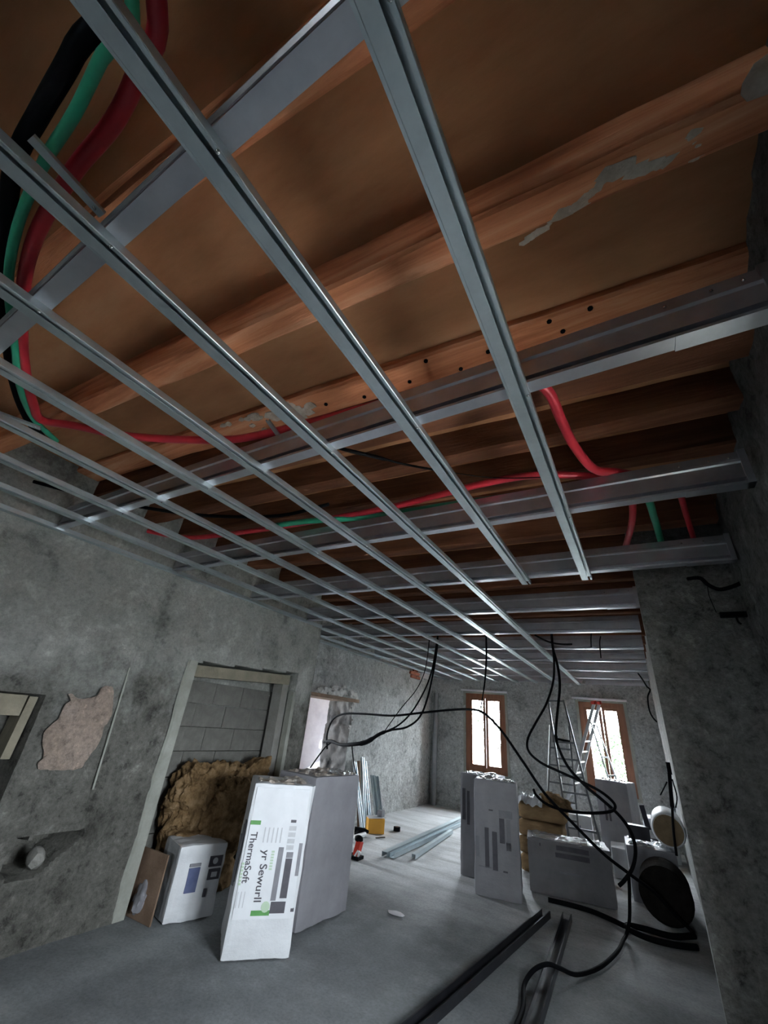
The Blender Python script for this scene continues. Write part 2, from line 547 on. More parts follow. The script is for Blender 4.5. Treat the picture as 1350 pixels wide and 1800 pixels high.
# --- near left wall with two blocked-up niches and a hole
def d_left(y, z):
    p = (0.3, y, z)
    d = 0.022 * fbm(p, 1.1) + 0.010 * fbm(p, 4.0) + 0.005 * fbm(p, 13.0, 3)
    if 1.45 < y < 2.4 and z < 1.45:                  # rubble zone between the niches
        k = min(1, (y - 1.45) * 4, (2.4 - y) * 6, (1.45 - z) * 4)
        d += k * (0.022 * abs(fbm((2, y, z), 7.0)) - 0.012)
    c0 = 1.915 + 0.05 * (1.6 - z) * (z < 1.6)
    if c0 < y < c0 + 0.13 and z > 0.55:
        d -= 0.016 + 0.004 * fbm(p, 20)
    if 0.02 < z - 1.36 - 0.03 * fbm(p, 3) < 0.10 and y < 1.9:
        d -= 0.012
    if z < 0.35:
        d += 0.03 * (0.35 - z)
    top2 = 1.725 + 0.06 * (y - 2.47)
    if 2.47 <= y <= 3.86 and z <= top2:
        return -0.34
    if 0.30 <= y <= 1.42 and z <= 1.355:
        return -0.27 + 0.02 * fbm(p, 2)
    e = 0.02 * fbm((5, y * 1.0, z), 9.0)
    if 1.605 + e < y < 1.99 + e and z < 0.548 + e * 0.5 and z > 0.36 + e + max(0, y - 1.76) * 0.72:
        return -0.28
    return d


us = rng(-2.7, 4.16, 0.022, (0.30, 1.42, 1.43, 2.46, 2.47, 3.86, 3.87))
vs = rng(-0.09, ZC, 0.022)
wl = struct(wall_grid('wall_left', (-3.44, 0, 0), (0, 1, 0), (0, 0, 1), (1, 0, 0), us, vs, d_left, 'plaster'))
# end face of the near left wall
we = struct(wall_grid('wall_return', (0, 4.16, 0), (1, 0, 0), (0, 0, 1), (0, 1, 0), rng(-4.7, -3.44, 0.06), rng(-0.09, ZC, 0.06),
                      lambda u, v: 0.010 * fbm((u, 4, v), 3) * (u < -3.5), 'plaster'))

# block infill in the tall niche
bl = MB().box((-0.177, -0.0, -0.0965), (0.177, 0.05, 0.0965))
blk = None
row = 0
z = 0.10
while z < 1.66:
    y = 2.47 + (0.18 if row % 2 == 0 else 0.0)
    while y < 3.95:
        if blk is None:
            blk = bl.build('block', 'block', wl)
            b = blk
        else:
            b = link_copy(blk, wl)
        b.rotation_euler = (0, 0, H)
        b.location = (-3.735 + random.uniform(-0.004, 0.004), min(max(y, 2.60), 3.72), z)
        y += 0.36
    z += 0.20
    row += 1
# lintels, pale corner strip and edges of the niches
MB().bar((-3.60, 2.48, 1.66), (-3.60, 3.80, 1.735), 0.22, 0.10).build('lintel', 'lintel', wl)
MB().bar((-3.58, 0.32, 1.285), (-3.58, 1.34, 1.285), 0.2, 0.12).build('lintel', 'lintel', wl)
MB().bar((-3.60, 1.385, 0.98), (-3.60, 1.392, 1.34), 0.16, 0.05).build('jamb_strip', 'lintel', wl)
ps = MB()
n = 26
for i in range(n + 1):
    z = 1.735 * i / n
    e = 0.014 * fbm((7, 1, z), 3)
    for (dy, dx) in ((-0.085 + e, 0.0), (-0.07 + e, 0.016), (0.012, 0.016), (0.014, -0.10)):
        ps.v.append(Vector((-3.432 + dx, 2.47 + dy, z)))
for i in range(n):
    for k in range(3):
        ps.f.append([i * 4 + k, i * 4 + k + 1, i * 4 + 5 + k, i * 4 + 4 + k])
        ps.smooth.append(False)
ps.build('plaster_strip', 'pale_strip', wl)
# far jamb of the tall niche
MB().bar((-3.60, 3.84, 0.0), (-3.60, 3.79, 1.72), 0.14, 0.10).build('jamb_strip', 'mortar', wl)
MB().bar((-3.47, 3.88, 0.0), (-3.47, 3.86, 1.62), 0.075, 0.05).build('jamb_strip', 'pale_strip', wl)


# pale pink plaster patch
def patch(name, outline, x, m, parent, thick=0.012):
    mb = MB()
    cy = sum(p[0] for p in outline) / len(outline)
    cz = sum(p[1] for p in outline) / len(outline)
    pts = catmull([(0, p[0], p[1]) for p in outline + [outline[0]]], 6)[:-1]
    rings = 6
    k = len(pts)
    for r in range(rings + 1):
        t = 1 - r / rings
        for i, p in enumerate(pts):
            jit = 0.008 * fbm((p.y * 9, p.z * 9, 3), 2.0) if r < 2 else 0
            yy, zz = cy + (p.y - cy) * t * (1 + jit * 4), cz + (p.z - cz) * t * (1 + jit * 4)
            dd = (0 if r == 0 else thick + 0.006 * fbm((1, yy, zz), 9))
            mb.v.append(Vector((x + dd, yy, zz)))
    for r in range(rings):
        for i in range(k):
            j = (i + 1) % k
            mb.f.append([r * k + i, r * k + j, (r + 1) * k + j, (r + 1) * k + i])
            mb.smooth.append(r > 0)
    return mb.build(name, m, parent)


patch('plaster_patch', [(1.545, 1.375), (1.574, 1.34), (1.55, 1.305), (1.55, 1.228), (1.524, 1.193), (1.5, 1.138), (1.524, 1.067), (1.555, 0.987), (1.535, 0.965), (1.562, 0.933),
                        (1.665, 0.924), (1.807, 0.926), (1.827, 0.966), (1.844, 1.017), (1.874, 1.087), (1.866, 1.178), (1.883, 1.216), (1.886, 1.291), (1.841, 1.424), (1.787, 1.453),
                        (1.745, 1.433), (1.732, 1.386), (1.665, 1.357), (1.607, 1.36), (1.568, 1.380)], -3.425, 'pink', wl, 0.016)
MB().bar((-3.425, 1.895, 1.60), (-3.425, 1.945, 0.80), 0.006, 0.012).build('corner_bead', 'pale_strip', wl)
for (y, z, s) in ((1.78, 0.44, 0.062),):
    MB().blob((-3.50, y, z), s, 2, 0.3, 2.0, (1.2, 0.7, 1.0), y).build('rubble_stone', 'mortar', wl)


# --- far left wall with the broken doorway
def d_fl(y, z):
    p = (9, y, z)
    d = 0.020 * fbm(p, 1.3) + 0.016 * fbm(p, 5.0) + 0.007 * fbm(p, 14.0, 3)
    return d


def hole_fl(y, z):
    return 4.85 < y < 6.10 and z < 1.65


us = rng(4.10, 9.46, 0.035, (4.85, 6.10))
vs = rng(-0.09, ZC, 0.035, (1.65,))
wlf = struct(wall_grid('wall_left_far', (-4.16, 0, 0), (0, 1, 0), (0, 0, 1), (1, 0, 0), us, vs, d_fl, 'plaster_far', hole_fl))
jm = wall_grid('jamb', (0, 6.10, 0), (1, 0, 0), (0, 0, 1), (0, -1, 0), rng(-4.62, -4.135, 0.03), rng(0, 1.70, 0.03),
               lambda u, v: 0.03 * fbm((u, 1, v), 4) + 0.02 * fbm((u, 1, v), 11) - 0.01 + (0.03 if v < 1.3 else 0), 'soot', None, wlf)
MB().box((-4.62, 4.75, 0), (-4.15, 4.85, 1.70)).build('jamb', 'plaster', wlf)
lt = MB().box((-4.62, 4.75, 1.65), (-4.10, 6.24, 1.70))
lt.build('timber_lintel', 'wood_old', wlf)
rb = MB()
for i in range(38):
    y = 5.15 + 1.05 * random.random()
    z = 1.70 + 0.20 * random.random() * (1 - abs(y - 5.7) / 0.7)
    rb.blob((-4.15 + random.uniform(-0.02, 0.02), y, z), random.uniform(0.03, 0.075), 1, 0.6, 2.5, (0.6, 1.2, 0.8), i * 1.7)
for i in range(14):
    rb.blob((-4.15, 6.12 + random.uniform(-0.02, 0.06), 1.20 + 0.5 * random.random()), random.uniform(0.02, 0.045), 1, 0.6, 2.5, (0.6, 1, 1), i * 3.1)
rbo = rb.build('broken_plaster', 'rubble', wlf)
rbo['kind'] = 'stuff'
# a few exposed bricks at the top of that wall
bm_ = MB().box((0, 0, 0), (0.04, 0.21, 0.06))
first = None
for (y, z) in ((8.16, 2.37), (8.38, 2.37), (8.20, 2.30), (8.42, 2.30), (8.30, 2.44)):
    if first is None:
        first = bm_.build('brick', 'brick', wlf)
        b = first
    else:
        b = link_copy(first, wlf)
    b.location = (-4.17, y, z)
MB().box((-4.17, 8.68, 2.36), (-4.125, 9.06, 2.58)).build('plaster_patch', 'white_plaster', wlf)

# --- room beyond the doorway
MB().box((-7.05, 8.0, 0), (-4.6, 8.15, ZC)).build('wall_side_room', 'white_plaster')
struct(bpy.data.objects['wall_side_room'])
sw = MB()
sw.box((-7.15, 4.1, -0.1), (-7.0, 5.2, ZC)).box((-7.15, 6.0, -0.1), (-7.0, 8.1, ZC)).box((-7.15, 5.2, -0.1), (-7.0, 6.0, 0.95)).box((-7.15, 5.2, 1.85), (-7.0, 6.0, ZC))
struct(sw.build('wall_side_room_outer', 'white_plaster'))
struct(MB().box((-7.1, 4.0, 0), (-4.6, 4.12, ZC)).build('wall_side_room_near', 'white_plaster'))
rp = thing('rubble_pile', 'heap of pale broken stones seen low through the doorway', 'rubble', (-5.25, 6.95, 0))
for i, (x, y, z, s) in enumerate(((0, 0, 0.15, 0.28), (0.3, 0.1, 0.14, 0.24), (-0.3, 0.1, 0.13, 0.24), (0.1, 0.1, 0.45, 0.24), (-0.15, 0.15, 0.5, 0.22), (0.05, 0.2, 0.75, 0.2), (-0.05, 0.12, 0.92, 0.14))):
    MB().blob((x, y, z), s, 2, 0.35, 1.6, (1, 0.8, 0.7), i * 2.3, 0.0).build('stone', 'white_plaster', rp)

# --- far wall with two windows
WIN = [(-3.36, -2.50, 0.68, 2.15), (-1.07, -0.30, 0.64, 2.11)]


def d_far(x, z):
    p = (x, 33, z)
    return 0.016 * fbm(p, 1.6) + 0.014 * fbm(p, 5.0) + 0.006 * fbm(p, 15.0, 3)


def hole_far(x, z):
    return any(a < x < b and c < z < d for a, b, c, d in WIN)


us = rng(-4.2, 0.3, 0.035, tuple(t for w in WIN for t in w[:2]))
vs = rng(-0.09, ZC, 0.035, tuple(t for w in WIN for t in w[2:]))
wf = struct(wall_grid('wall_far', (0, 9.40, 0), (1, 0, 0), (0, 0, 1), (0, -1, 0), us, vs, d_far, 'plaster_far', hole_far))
for k, (a, b, c, d) in enumerate(WIN):
    rv = MB()
    t = 0.05
    rv.box((a - t, 9.385, c - t), (a, 9.78, d + t)).box((b, 9.385, c - t), (b + t, 9.78, d + t))
    rv.box((a, 9.385, d), (b, 9.78, d + t)).box((a, 9.385, c - t), (b, 9.78, c))
    rv.build('reveal', 'pale_strip', wf)
    MB().bar((a - 0.10, 9.375, d + 0.06), (b + 0.07, 9.375, d + 0.05), 0.05, 0.035).build('plaster_edge', 'white_plaster', wf)
    w = struct(bpy.data.objects.new('window_%d' % (k + 1), None))
    w.location = ((a + b) / 2, 9.44, c)
    COL.objects.link(w)
    W, Hh = (b - a) / 2, d - c
    fr = MB()
    f = 0.085
    fr.box((-W, -0.03, 0), (-W + f, 0.05, Hh)).box((W - f, -0.03, 0), (W, 0.05, Hh))
    fr.box((-W + f, -0.03, Hh - f), (W - f, 0.05, Hh)).box((-W + f, -0.03, 0), (W - f, 0.05, f))
    fr.build('window_frame', 'wood_win', w)
    for s in (-1, 1):
        x0, x1 = (-W + f, -0.005) if s < 0 else (0.005, W - f)
        q = 0.048
        sa = MB()
        sa.box((x0, -0.015, f), (x0 + q, 0.035, Hh - f)).box((x1 - q, -0.015, f), (x1, 0.035, Hh - f))
        sa.box((x0 + q, -0.015, f), (x1 - q, 0.035, f + q)).box((x0 + q, -0.015, Hh - f - q), (x1 - q, 0.035, Hh - f))
        so = sa.build('sash', 'wood_win', w)
        MB().box((x0 + q, 0.008, f + q), (x1 - q, 0.012, Hh - f - q)).build('pane', 'glass', so)
    MB().box((-W - 0.03, -0.10, -0.03), (W + 0.03, 0.0, 0.0)).build('window_sill', 'pale_strip', w)

# --- right-hand walls: near wall, projecting front face, and the long wall behind it
def d_r(u, v):
    p = (4, u, v)
    return 0.02 * fbm(p, 1.4) + 0.012 * fbm(p, 5.0) + 0.006 * fbm(p, 14, 3)


RA, RB = Vector((0.33, -2.7, 0)), Vector((0.655, 3.25, 0))
rd = (RB - RA)
RL = rd.length
rd.normalize()
# a window in the near right wall, beside the camera, just out of the picture
U0, U1, W3Z0, W3Z1 = 3.64, 4.74, 0.85, 1.75
wr = struct(wall_grid('wall_right', RA, rd, (0, 0, 1), (-rd.y, rd.x, 0), rng(0, RL, 0.035, (U0, U1)), rng(-0.09, ZC, 0.035, (W3Z0, W3Z1)), d_r, 'plaster_right',
                      lambda u, v: U0 < u < U1 and W3Z0 < v < W3Z1))
rn = Vector((rd.y, -rd.x, 0))


def rbox(u0, u1, n0, n1, z0, z1):
    mt = Matrix((rd, rn, Vector((0, 0, 1)))).transposed().to_4x4()
    mt.translation = RA
    return MB().box((u0, n0, z0), (u1, n1, z1), mt)


rv = rbox(U0 - 0.05, U0, -0.01, 0.42, W3Z0 - 0.05, W3Z1 + 0.05)
for a in ((U1, U1 + 0.05, W3Z0 - 0.05, W3Z1 + 0.05), (U0, U1, W3Z1, W3Z1 + 0.05), (U0, U1, W3Z0 - 0.05, W3Z0)):
    q = rbox(a[0], a[1], -0.01, 0.42, a[2], a[3])
    rv.face_add(len(rv.v), [[i for i in f] for f in q.f])
    rv.v += q.v
rv.build('reveal', 'pale_strip', wr)
w3 = struct(bpy.data.objects.new('window_3', None))
COL.objects.link(w3)
f3 = 0.06
for (a, b, c, d) in ((U0, U0 + f3, W3Z0, W3Z1), (U1 - f3, U1, W3Z0, W3Z1), (U0, U1, W3Z1 - f3, W3Z1), (U0, U1, W3Z0, W3Z0 + f3), ((U0 + U1) / 2 - 0.04, (U0 + U1) / 2 + 0.04, W3Z0, W3Z1)):
    rbox(a, b, 0.26, 0.32, c, d).build('window_frame', 'wood_win', w3)
for (a, b) in ((U0 + f3, (U0 + U1) / 2 - 0.04), ((U0 + U1) / 2 + 0.04, U1 - f3)):
    rbox(a, b, 0.288, 0.292, W3Z0 + f3, W3Z1 - f3).build('pane', 'glass', w3)


def d_rf(u, v):
    return d_r(u + 7, v) * min(1, max(0, (u - 0.10) * 8))
struct(wall_grid('wall_right_front', (0, 3.20, 0), (1, 0, 0), (0, 0, 1), (0, -1, 0), rng(0.10, 0.75, 0.03), rng(-0.09, ZC, 0.03), d_rf, 'plaster_right'))
wrf = MB()
Qs = [(0.10, 3.20), (0.199, 6.45), (0.195, 9.42)]
zs = rng(-0.09, ZC, 0.08)
pl = []
for (a, b), (c, d) in zip(Qs[:-1], Qs[1:]):
    n = 40
    pl += [(a + (c - a) * i / n, b + (d - b) * i / n) for i in range(n)]
pl.append(Qs[-1])
for (a, b) in pl:
    for z in zs:
        wrf.v.append(Vector((a - (0.004 * fbm((a, b, z), 3) if 3.3 < b < 9.3 else 0), b, z)))
for i in range(len(pl) - 1):
    for k in range(len(zs) - 1):
        wrf.f.append([i * len(zs) + k, (i + 1) * len(zs) + k, (i + 1) * len(zs) + k + 1, i * len(zs) + k + 1])
        wrf.smooth.append(True)
struct(wrf.build('wall_right_far', 'plaster_far'))
# back wall behind the camera, with a small window
bk = MB()
bk.box((-3.6, -2.90, -0.1), (-0.75, -2.65, ZC)).box((-0.25, -2.90, -0.1), (0.6, -2.65, ZC)).box((-0.75, -2.90, 1.85), (-0.25, -2.65, ZC)).box((-0.75, -2.90, -0.1), (-0.25, -2.65, 1.30))
struct(bk.build('wall_back', 'plaster'))
w4 = struct(bpy.data.objects.new('window_4', None))
COL.objects.link(w4)
for (a, b, c, d) in ((-0.75, -0.71, 1.30, 1.85), (-0.29, -0.25, 1.30, 1.85), (-0.71, -0.29, 1.81, 1.85), (-0.71, -0.29, 1.30, 1.34)):
    MB().box((a, -2.83, c), (b, -2.77, d)).build('window_frame', 'wood_win', w4)
MB().box((-0.71, -2.802, 1.34), (-0.29, -2.798, 1.81)).build('pane', 'glass', w4)
# ground outside
gd = MB().box((-40, -40, -0.6), (40, 60, -0.5))
struct(gd.build('ground_outside', 'pavement'))

# trees outside the windows
def tree(label, x, y, h, r, nl, seed):
    t = thing('tree', label, 'tree', (x, y, -0.5))
    rs = random.Random(seed)
    tk = MB().tube([(0, 0, 0), (0.05, 0.1, h * 0.4), (-0.1, 0, h * 0.75), (0.1, 0, h)], 0.06, 6, 3, True, [0.10, 0.08, 0.05, 0.02])
    for i in range(9):
        a = rs.random() * 6.28
        zz = h * rs.uniform(0.3, 0.85)
        tk.tube([(0, 0, zz), (0.5 * r * math.cos(a), 0.5 * r * math.sin(a), zz + 0.5), (r * math.cos(a), r * math.sin(a), zz + 0.7)], 0.02, 5, 3)
    tk.build('trunk', 'bark', t)
    lf = MB()
    for i in range(nl):
        a, b_ = rs.random() * 6.28, math.acos(rs.uniform(-1, 1))
        q = r * rs.uniform(0.3, 1.0) ** 0.5
        c = Vector((q * math.sin(b_) * math.cos(a), q * math.sin(b_) * math.sin(a), h * 0.62 + 0.9 * q * math.cos(b_)))
        e1 = Vector((rs.uniform(-1, 1), rs.uniform(-1, 1), rs.uniform(-1, 1))).normalized() * 0.07
        e2 = e1.orthogonal().normalized() * 0.035
        k = len(lf.v)
        lf.v += [c - e1, c + e2, c + e1, c - e2]
        lf.f.append([k, k + 1, k + 2, k + 3])
        lf.smooth.append(False)
    fo = lf.build('foliage', 'leaf', t)
    fo['kind'] = 'stuff'


tree('leafy green tree outside the right-hand far window', -0.55, 15.5, 2.4, 1.0, 1500, 3)
tree('thin sparse tree outside the left-hand far window', -4.9, 17.0, 3.4, 1.1, 260, 5)

# ------------------------------------------------------------------ timber joists
def joist(y0, w, h, zb, m, label, x0=-3.75, x1=0.62, slope=0.055, seed=0.0):
    mb = MB()
    n = 44
    prof = [(0, 0.012), (0.012, 0), (w - 0.012, 0), (w, 0.012), (w, h), (0, h)]
    for i in range(n + 1):
        x = x0 + (x1 - x0) * i / n
        for (p, q) in prof:
            e = 0.006 * fbm((x, seed + p * 3, q), 3.0)
            e2 = 0.005 * fbm((x, seed + 9 + p * 3, q), 4.0)
            mb.v.append(Vector((x, y0 + slope * x + p + e, zb + q + e2)))
    k = len(prof)
    for i in range(n):
        for j in range(k):
            j2 = (j + 1) % k
            mb.f.append([i * k + j, i * k + j2, (i + 1) * k + j2, (i + 1) * k + j])
            mb.smooth.append(False)
    mb.f.append(list(range(k)))
    mb.f.append([n * k + j for j in range(k)])
    mb.smooth += [False, False]
    t = thing('ceiling_joist', label, 'joist', (0, 0, 0), 0, 'timber joists above the ceiling rails')
    mb.build('beam', m, t)
    return t


JS = [(-1.35, 0.09), (-0.85, 0.09), (-0.38, 0.09), (0.13, 0.10), (0.645, 0.105), (1.162, 0.17), (1.335, 0.20), (1.755, 0.10), (2.095, 0.10),
      (2.50, 0.10), (2.95, 0.10), (3.45, 0.09)]
names = ['third timber joist behind the nearest steel rail', 'second timber joist behind the nearest steel rail', 'dark timber joist just behind the nearest steel rail',
         'timber joist just above the nearest steel rail', 'reddish timber joist carrying a white plaster streak near the right wall',
         'flat orange timber plank with nail holes fixed under the deck before the second steel rail', 'broad joist directly above the second steel rail',
         'first joist beyond the second steel rail, crossed by a thin black wire', 'joist just in front of the third steel rail', 'dark joist halfway between third and fourth steel rails', 'dark joist in line with the fourth steel rail',
         'dark joist halfway between fourth and fifth steel rails']
JO = []
for i, ((y, w), nm) in enumerate(zip(JS, names)):
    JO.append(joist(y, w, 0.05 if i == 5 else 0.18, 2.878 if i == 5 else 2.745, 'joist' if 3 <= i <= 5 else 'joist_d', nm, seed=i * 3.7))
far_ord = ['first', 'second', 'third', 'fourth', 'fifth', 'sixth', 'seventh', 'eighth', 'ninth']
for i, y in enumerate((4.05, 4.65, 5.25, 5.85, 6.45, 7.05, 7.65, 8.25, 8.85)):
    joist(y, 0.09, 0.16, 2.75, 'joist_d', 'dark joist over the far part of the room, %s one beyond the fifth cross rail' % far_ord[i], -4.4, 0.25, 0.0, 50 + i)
# nails and lime residue on the joists
nl = MB().tube([(0, 0, 0), (0, 0, 0.008)], 0.010, 7, 1)
nf = None
for (x, y) in ((-0.597, 1.155), (-0.72, 1.235), (-0.47, 1.265), (-0.33, 1.225), (-0.07, 1.185), (-0.03, 1.255), (0.077, 1.195), (-1.2, 1.19), (-0.98, 1.23)):
    if nf is None:
        nf = nl.build('nail', 'black', JO[5])
        b = nf
    else:
        b = link_copy(nf, JO[5])
    b.location = (x, y, 2.872)
lm = MB()
streak = [(-0.08, 0.765), (-0.02, 0.755), (0.05, 0.735), (0.11, 0.722), (0.16, 0.700), (0.21, 0.712), (0.26, 0.735), (0.31, 0.738), (0.335, 0.715), (0.345, 0.70), (0.35, 0.73), (0.355, 0.765)]
sp_ = catmull([(x, y, 0) for x, y in streak], 6)
for k, p in enumerate(sp_):
    lm.blob((p.x + random.uniform(-0.01, 0.01), p.y + random.uniform(-0.006, 0.006), 2.749), random.uniform(0.010, 0.022) * (1.3 if k < 40 and k > 8 else 0.8), 1, 0.6, 2.0, (1.5, 0.7, 0.25), k * 1.3)
lm.build('lime_residue', 'lime', JO[4])['kind'] = 'stuff'
lm = MB()
for i in range(26):
    x = -1.74 + 0.62 * random.random()
    lm.blob((x * 1.09, 1.08 + 0.055 * (x + 1.7) + 0.12 * random.random() ** 2, 2.877), random.uniform(0.015, 0.04), 1, 0.5, 2.0, (1.4, 0.8, 0.3), i)
lm.build('lime_residue', 'lime', JO[5])['kind'] = 'stuff'
MB().blob((0.50, 0.665, 2.76), 0.06, 2, 0.4, 2, (1.4, 0.7, 0.5), 3).build('lime_residue', 'lime', JO[4])

# ------------------------------------------------------------------ steel rails (primary) across the room
def rail_prof():
    # (y, z): 0 = camera-facing bottom corner; bottom flange runs away from the camera
    return [(0.0, 0.0), (0.050, 0.0), (0.050, 0.160), (0.004, 0.160), (0.004, 0.124), (-0.004, 0.118), (-0.004, 0.107), (0.004, 0.101), (0.004, 0.036), (-0.002, 0.032), (-0.002, 0.027),
            (0.046, 0.0265), (0.046, 0.0105), (-0.001, 0.010)]


RAIL_Z = 2.40 + 0.027
ord_ = ['first', 'second', 'third', 'fourth', 'fifth', 'sixth', 'seventh', 'eighth', 'ninth', 'tenth']
scr = MB().blob((0, 0, 0), 0.006, 1, 0.0)
SCR = None
RY = [0.085, 1.025, 1.955, 2.885, 3.815, 4.74, 5.67, 6.60, 7.53, 8.46]
for i, y in enumerate(RY):
    x0 = -3.42 if y < 4.1 else -4.12
    x1 = {0: 0.42, 1: 0.47, 2: 0.545, 3: 0.60}.get(i, 0.10 + (y - 3.2) * 0.016 - 0.01)
    t = thing('ceiling_rail', 'deep galvanised steel cross rail spanning the room, %s from the camera' % ord_[i], 'steel rail', (0, y, RAIL_Z), 0, 'steel cross rails')
    MB().prism(rail_prof(), (x0, 0, 0), (x1, 0, 0), (0, 1, 0), (0, 0, 1)).build('stud', 'galv_m', t)
    if i <= 4:
        e = MB()
        e.box((x1 - 0.006, -0.006, -0.004), (x1 + 0.02, 0.054, 0.166)).box((x1 - 0.30, 0.052, 0.125), (x1 + 0.02, 0.056, 0.166))
        e.box((x1 - 0.22, -0.004, 0.0), (x1 + 0.02, 0.052, -0.004))
        e.build('end_bracket', 'galv_m', t)
        for dx in (0.04, 0.11, 0.22):
            if SCR is None:
                SCR = scr.build('screw', 'screw', t)
                s = SCR
            else:
                s = link_copy(SCR, t)
            s.location = (x1 - dx, 0.002, 0.132)
t = thing('wall_track', 'galvanised track fixed along the top of the far window wall', 'steel track', (0, 9.34, RAIL_Z))
MB().prism([(0, 0), (0.05, 0), (0.05, 0.16), (0.047, 0.16), (0.047, 0.003), (0, 0.003)], (-4.12, 0, 0), (0.17, 0, 0), (0, 1, 0), (0, 0, 1)).build('angle', 'galv_m', t)

# ------------------------------------------------------------------ furring channels along the room
FP = [(-0.033, 0.0015), (-0.026, 0.0015), (-0.024, 0.0), (0.009, 0.0), (0.009, 0.0016), (-0.0315, 0.003), (-0.0315, 0.0255), (0.0315, 0.0255), (0.0315, 0.0016), (0.0215, 0.0016), (0.0215, 0.0),
      (0.031, 0.0), (0.033, 0.002), (0.033, 0.027), (-0.033, 0.027)]
for i in range(10):
    x = -0.186 - 0.406 * i
    y1 = 2.985 if i < 2 else 9.32
    y0 = -2.5
    if i == 8:
        x, y0 = -3.45, 4.2
    if i == 9:
        x, y0 = -3.83, 4.2
    if i == 8:
        lab = 'thin furring channel starting at the corner of the left wall'
    elif i == 9:
        lab = 'pale furring channel nearest the far left wall, beyond the corner'
    elif i < 2:
        lab = '%s furring channel from the right wall, stopping short at the fourth cross rail' % ord_[i]
    else:
        lab = 'long galvanised furring channel running the whole room, %s from the right wall' % ord_[i]
    t = thing('furring_channel', lab, 'furring channel', (x, y0, 2.40), 0, 'furring channels below the cross rails')
    MB().prism(FP, (0, 0, 0), (0, y1 - y0, 0), (1, 0, 0), (0, 0, 1)).build('channel', 'galv', t)
    for j, ry in enumerate(RY):
        if y0 < ry < y1:
            s = link_copy(SCR, t)
            s.location = (0.027, ry + 0.03 - y0, -0.001)
# wall angles
t = thing('wall_angle', 'galvanised wall angle along the top of the near left wall', 'steel track', (-3.40, -2.6, 2.40))
MB().prism([(-0.03, 0), (0.025, 0), (0.025, 0.003), (-0.027, 0.003), (-0.027, 0.045), (-0.03, 0.045)], (0, 0, 0), (0, 6.75, 0), (1, 0, 0), (0, 0, 1)).build('angle', 'galv', t)
t = thing('wall_angle', 'pale wall angle along the top of the far left wall beyond the corner', 'steel track', (-4.10, 4.3, 2.40))
MB().prism([(-0.03, 0), (0.025, 0), (0.025, 0.003), (-0.027, 0.003), (-0.027, 0.045), (-0.03, 0.045)], (0, 0, 0), (0, 3.7, 0), (1, 0, 0), (0, 0, 1)).build('angle', 'galv', t)

# hangers lying loose above the channels
def hanger(a, b, w, label):
    t = thing('hanger_strap', label, 'metal strap', (0, 0, 0), 0, 'loose metal hanger straps')
    a, b = Vector(a), Vector(b)
    d = (b - a).normalized()
    sx = d.cross(Vector((0, 0, 1))).normalized()
    mb = MB().prism([(-w, 0), (w, 0), (w, 0.010), (w - 0.003, 0.010), (w - 0.003, 0.002), (-w + 0.003, 0.002), (-w + 0.003, 0.010), (-w, 0.010)], a, b, sx, (0, 0, 1))
    mb.build('strap', 'galv', t)
    s = link_copy(SCR, t)
    s.location = b - d * 0.02


hanger((-1.011, -0.10, 2.52), (-1.028, 0.072, 2.52), 0.012, 'loose slotted metal strap beside the third furring channel, top left')
hanger((-1.302, 0.941, 2.60), (-1.330, 1.075, 2.585), 0.010, 'small metal strap poking up behind the second cross rail')
hanger((-2.47, 0.29, 2.55), (-2.40, 0.46, 2.55), 0.014, 'bright metal strap at the left edge of the picture')

# ------------------------------------------------------------------ conduits in the ceiling void
def tube_thing(name, label, cat, pts, r, m, n=5, group=None, seg=12, radii=None):
    o = MB().tube(pts, r, seg, n, True, radii).build(name, m)
    return tag(o, label, cat, group)


red_left = [(-0.45, -0.35, 2.70), (-0.632, -0.086, 2.68), (-0.762, -0.046, 2.68), (-0.916, -0.022, 2.68), (-1.126, -0.019, 2.68), (-1.375, 0.004, 2.66), (-1.599, 0.05, 2.66), (-1.842, 0.128, 2.66), (-2.126, 0.241, 2.66), (-2.411, 0.386, 2.66),
            (-2.52, 0.47, 2.66), (-2.379, 0.568, 2.65), (-2.168, 0.721, 2.63), (-1.924, 0.849, 2.62), (-1.632, 0.98, 2.62), (-1.394, 1.028, 2.62), (-1.133, 1.063, 2.63), (-0.856, 1.085, 2.63), (-0.584, 1.103, 2.63),
            (-0.333, 1.151, 2.63), (-0.173, 1.218, 2.63), (-0.117, 1.306, 2.62), (-0.1, 1.466, 2.61), (-0.073, 1.677, 2.6), (-0.012, 1.903, 2.6), (0.082, 1.985, 2.61), (0.194, 2.102, 2.63), (0.322, 2.215, 2.65), (0.44, 2.4, 2.68)]
tube_thing('red_conduit', 'long red conduit looping from the top left corner under the joists to the right', 'conduit', red_left, 0.021, 'red')
green_left = [(-0.5, -0.4, 2.68), (-0.657, -0.109, 2.64), (-0.796, -0.096, 2.64), (-0.961, -0.078, 2.64), (-1.156, -0.067, 2.64), (-1.42, -0.03, 2.64), (-1.684, 0.039, 2.64), (-1.978, 0.161, 2.64), (-2.288, 0.293, 2.64), (-2.55, 0.44, 2.66), (-2.75, 0.62, 2.70)]
tube_thing('green_conduit', 'green conduit curving down beside the red one at top left', 'conduit', green_left, 0.014, 'green')
tube_thing('black_cable', 'thick black cable behind the green conduit at top left', 'cable',
           [(-0.55, -0.45, 2.70), (-0.70, -0.16, 2.67), (-0.86, -0.135, 2.67), (-1.05, -0.125, 2.67), (-1.25, -0.11, 2.67), (-1.48, -0.05, 2.67), (-1.72, 0.02, 2.67), (-2.0, 0.13, 2.67), (-2.32, 0.27, 2.67), (-2.6, 0.42, 2.68), (-2.9, 0.62, 2.72)], 0.022, 'black')
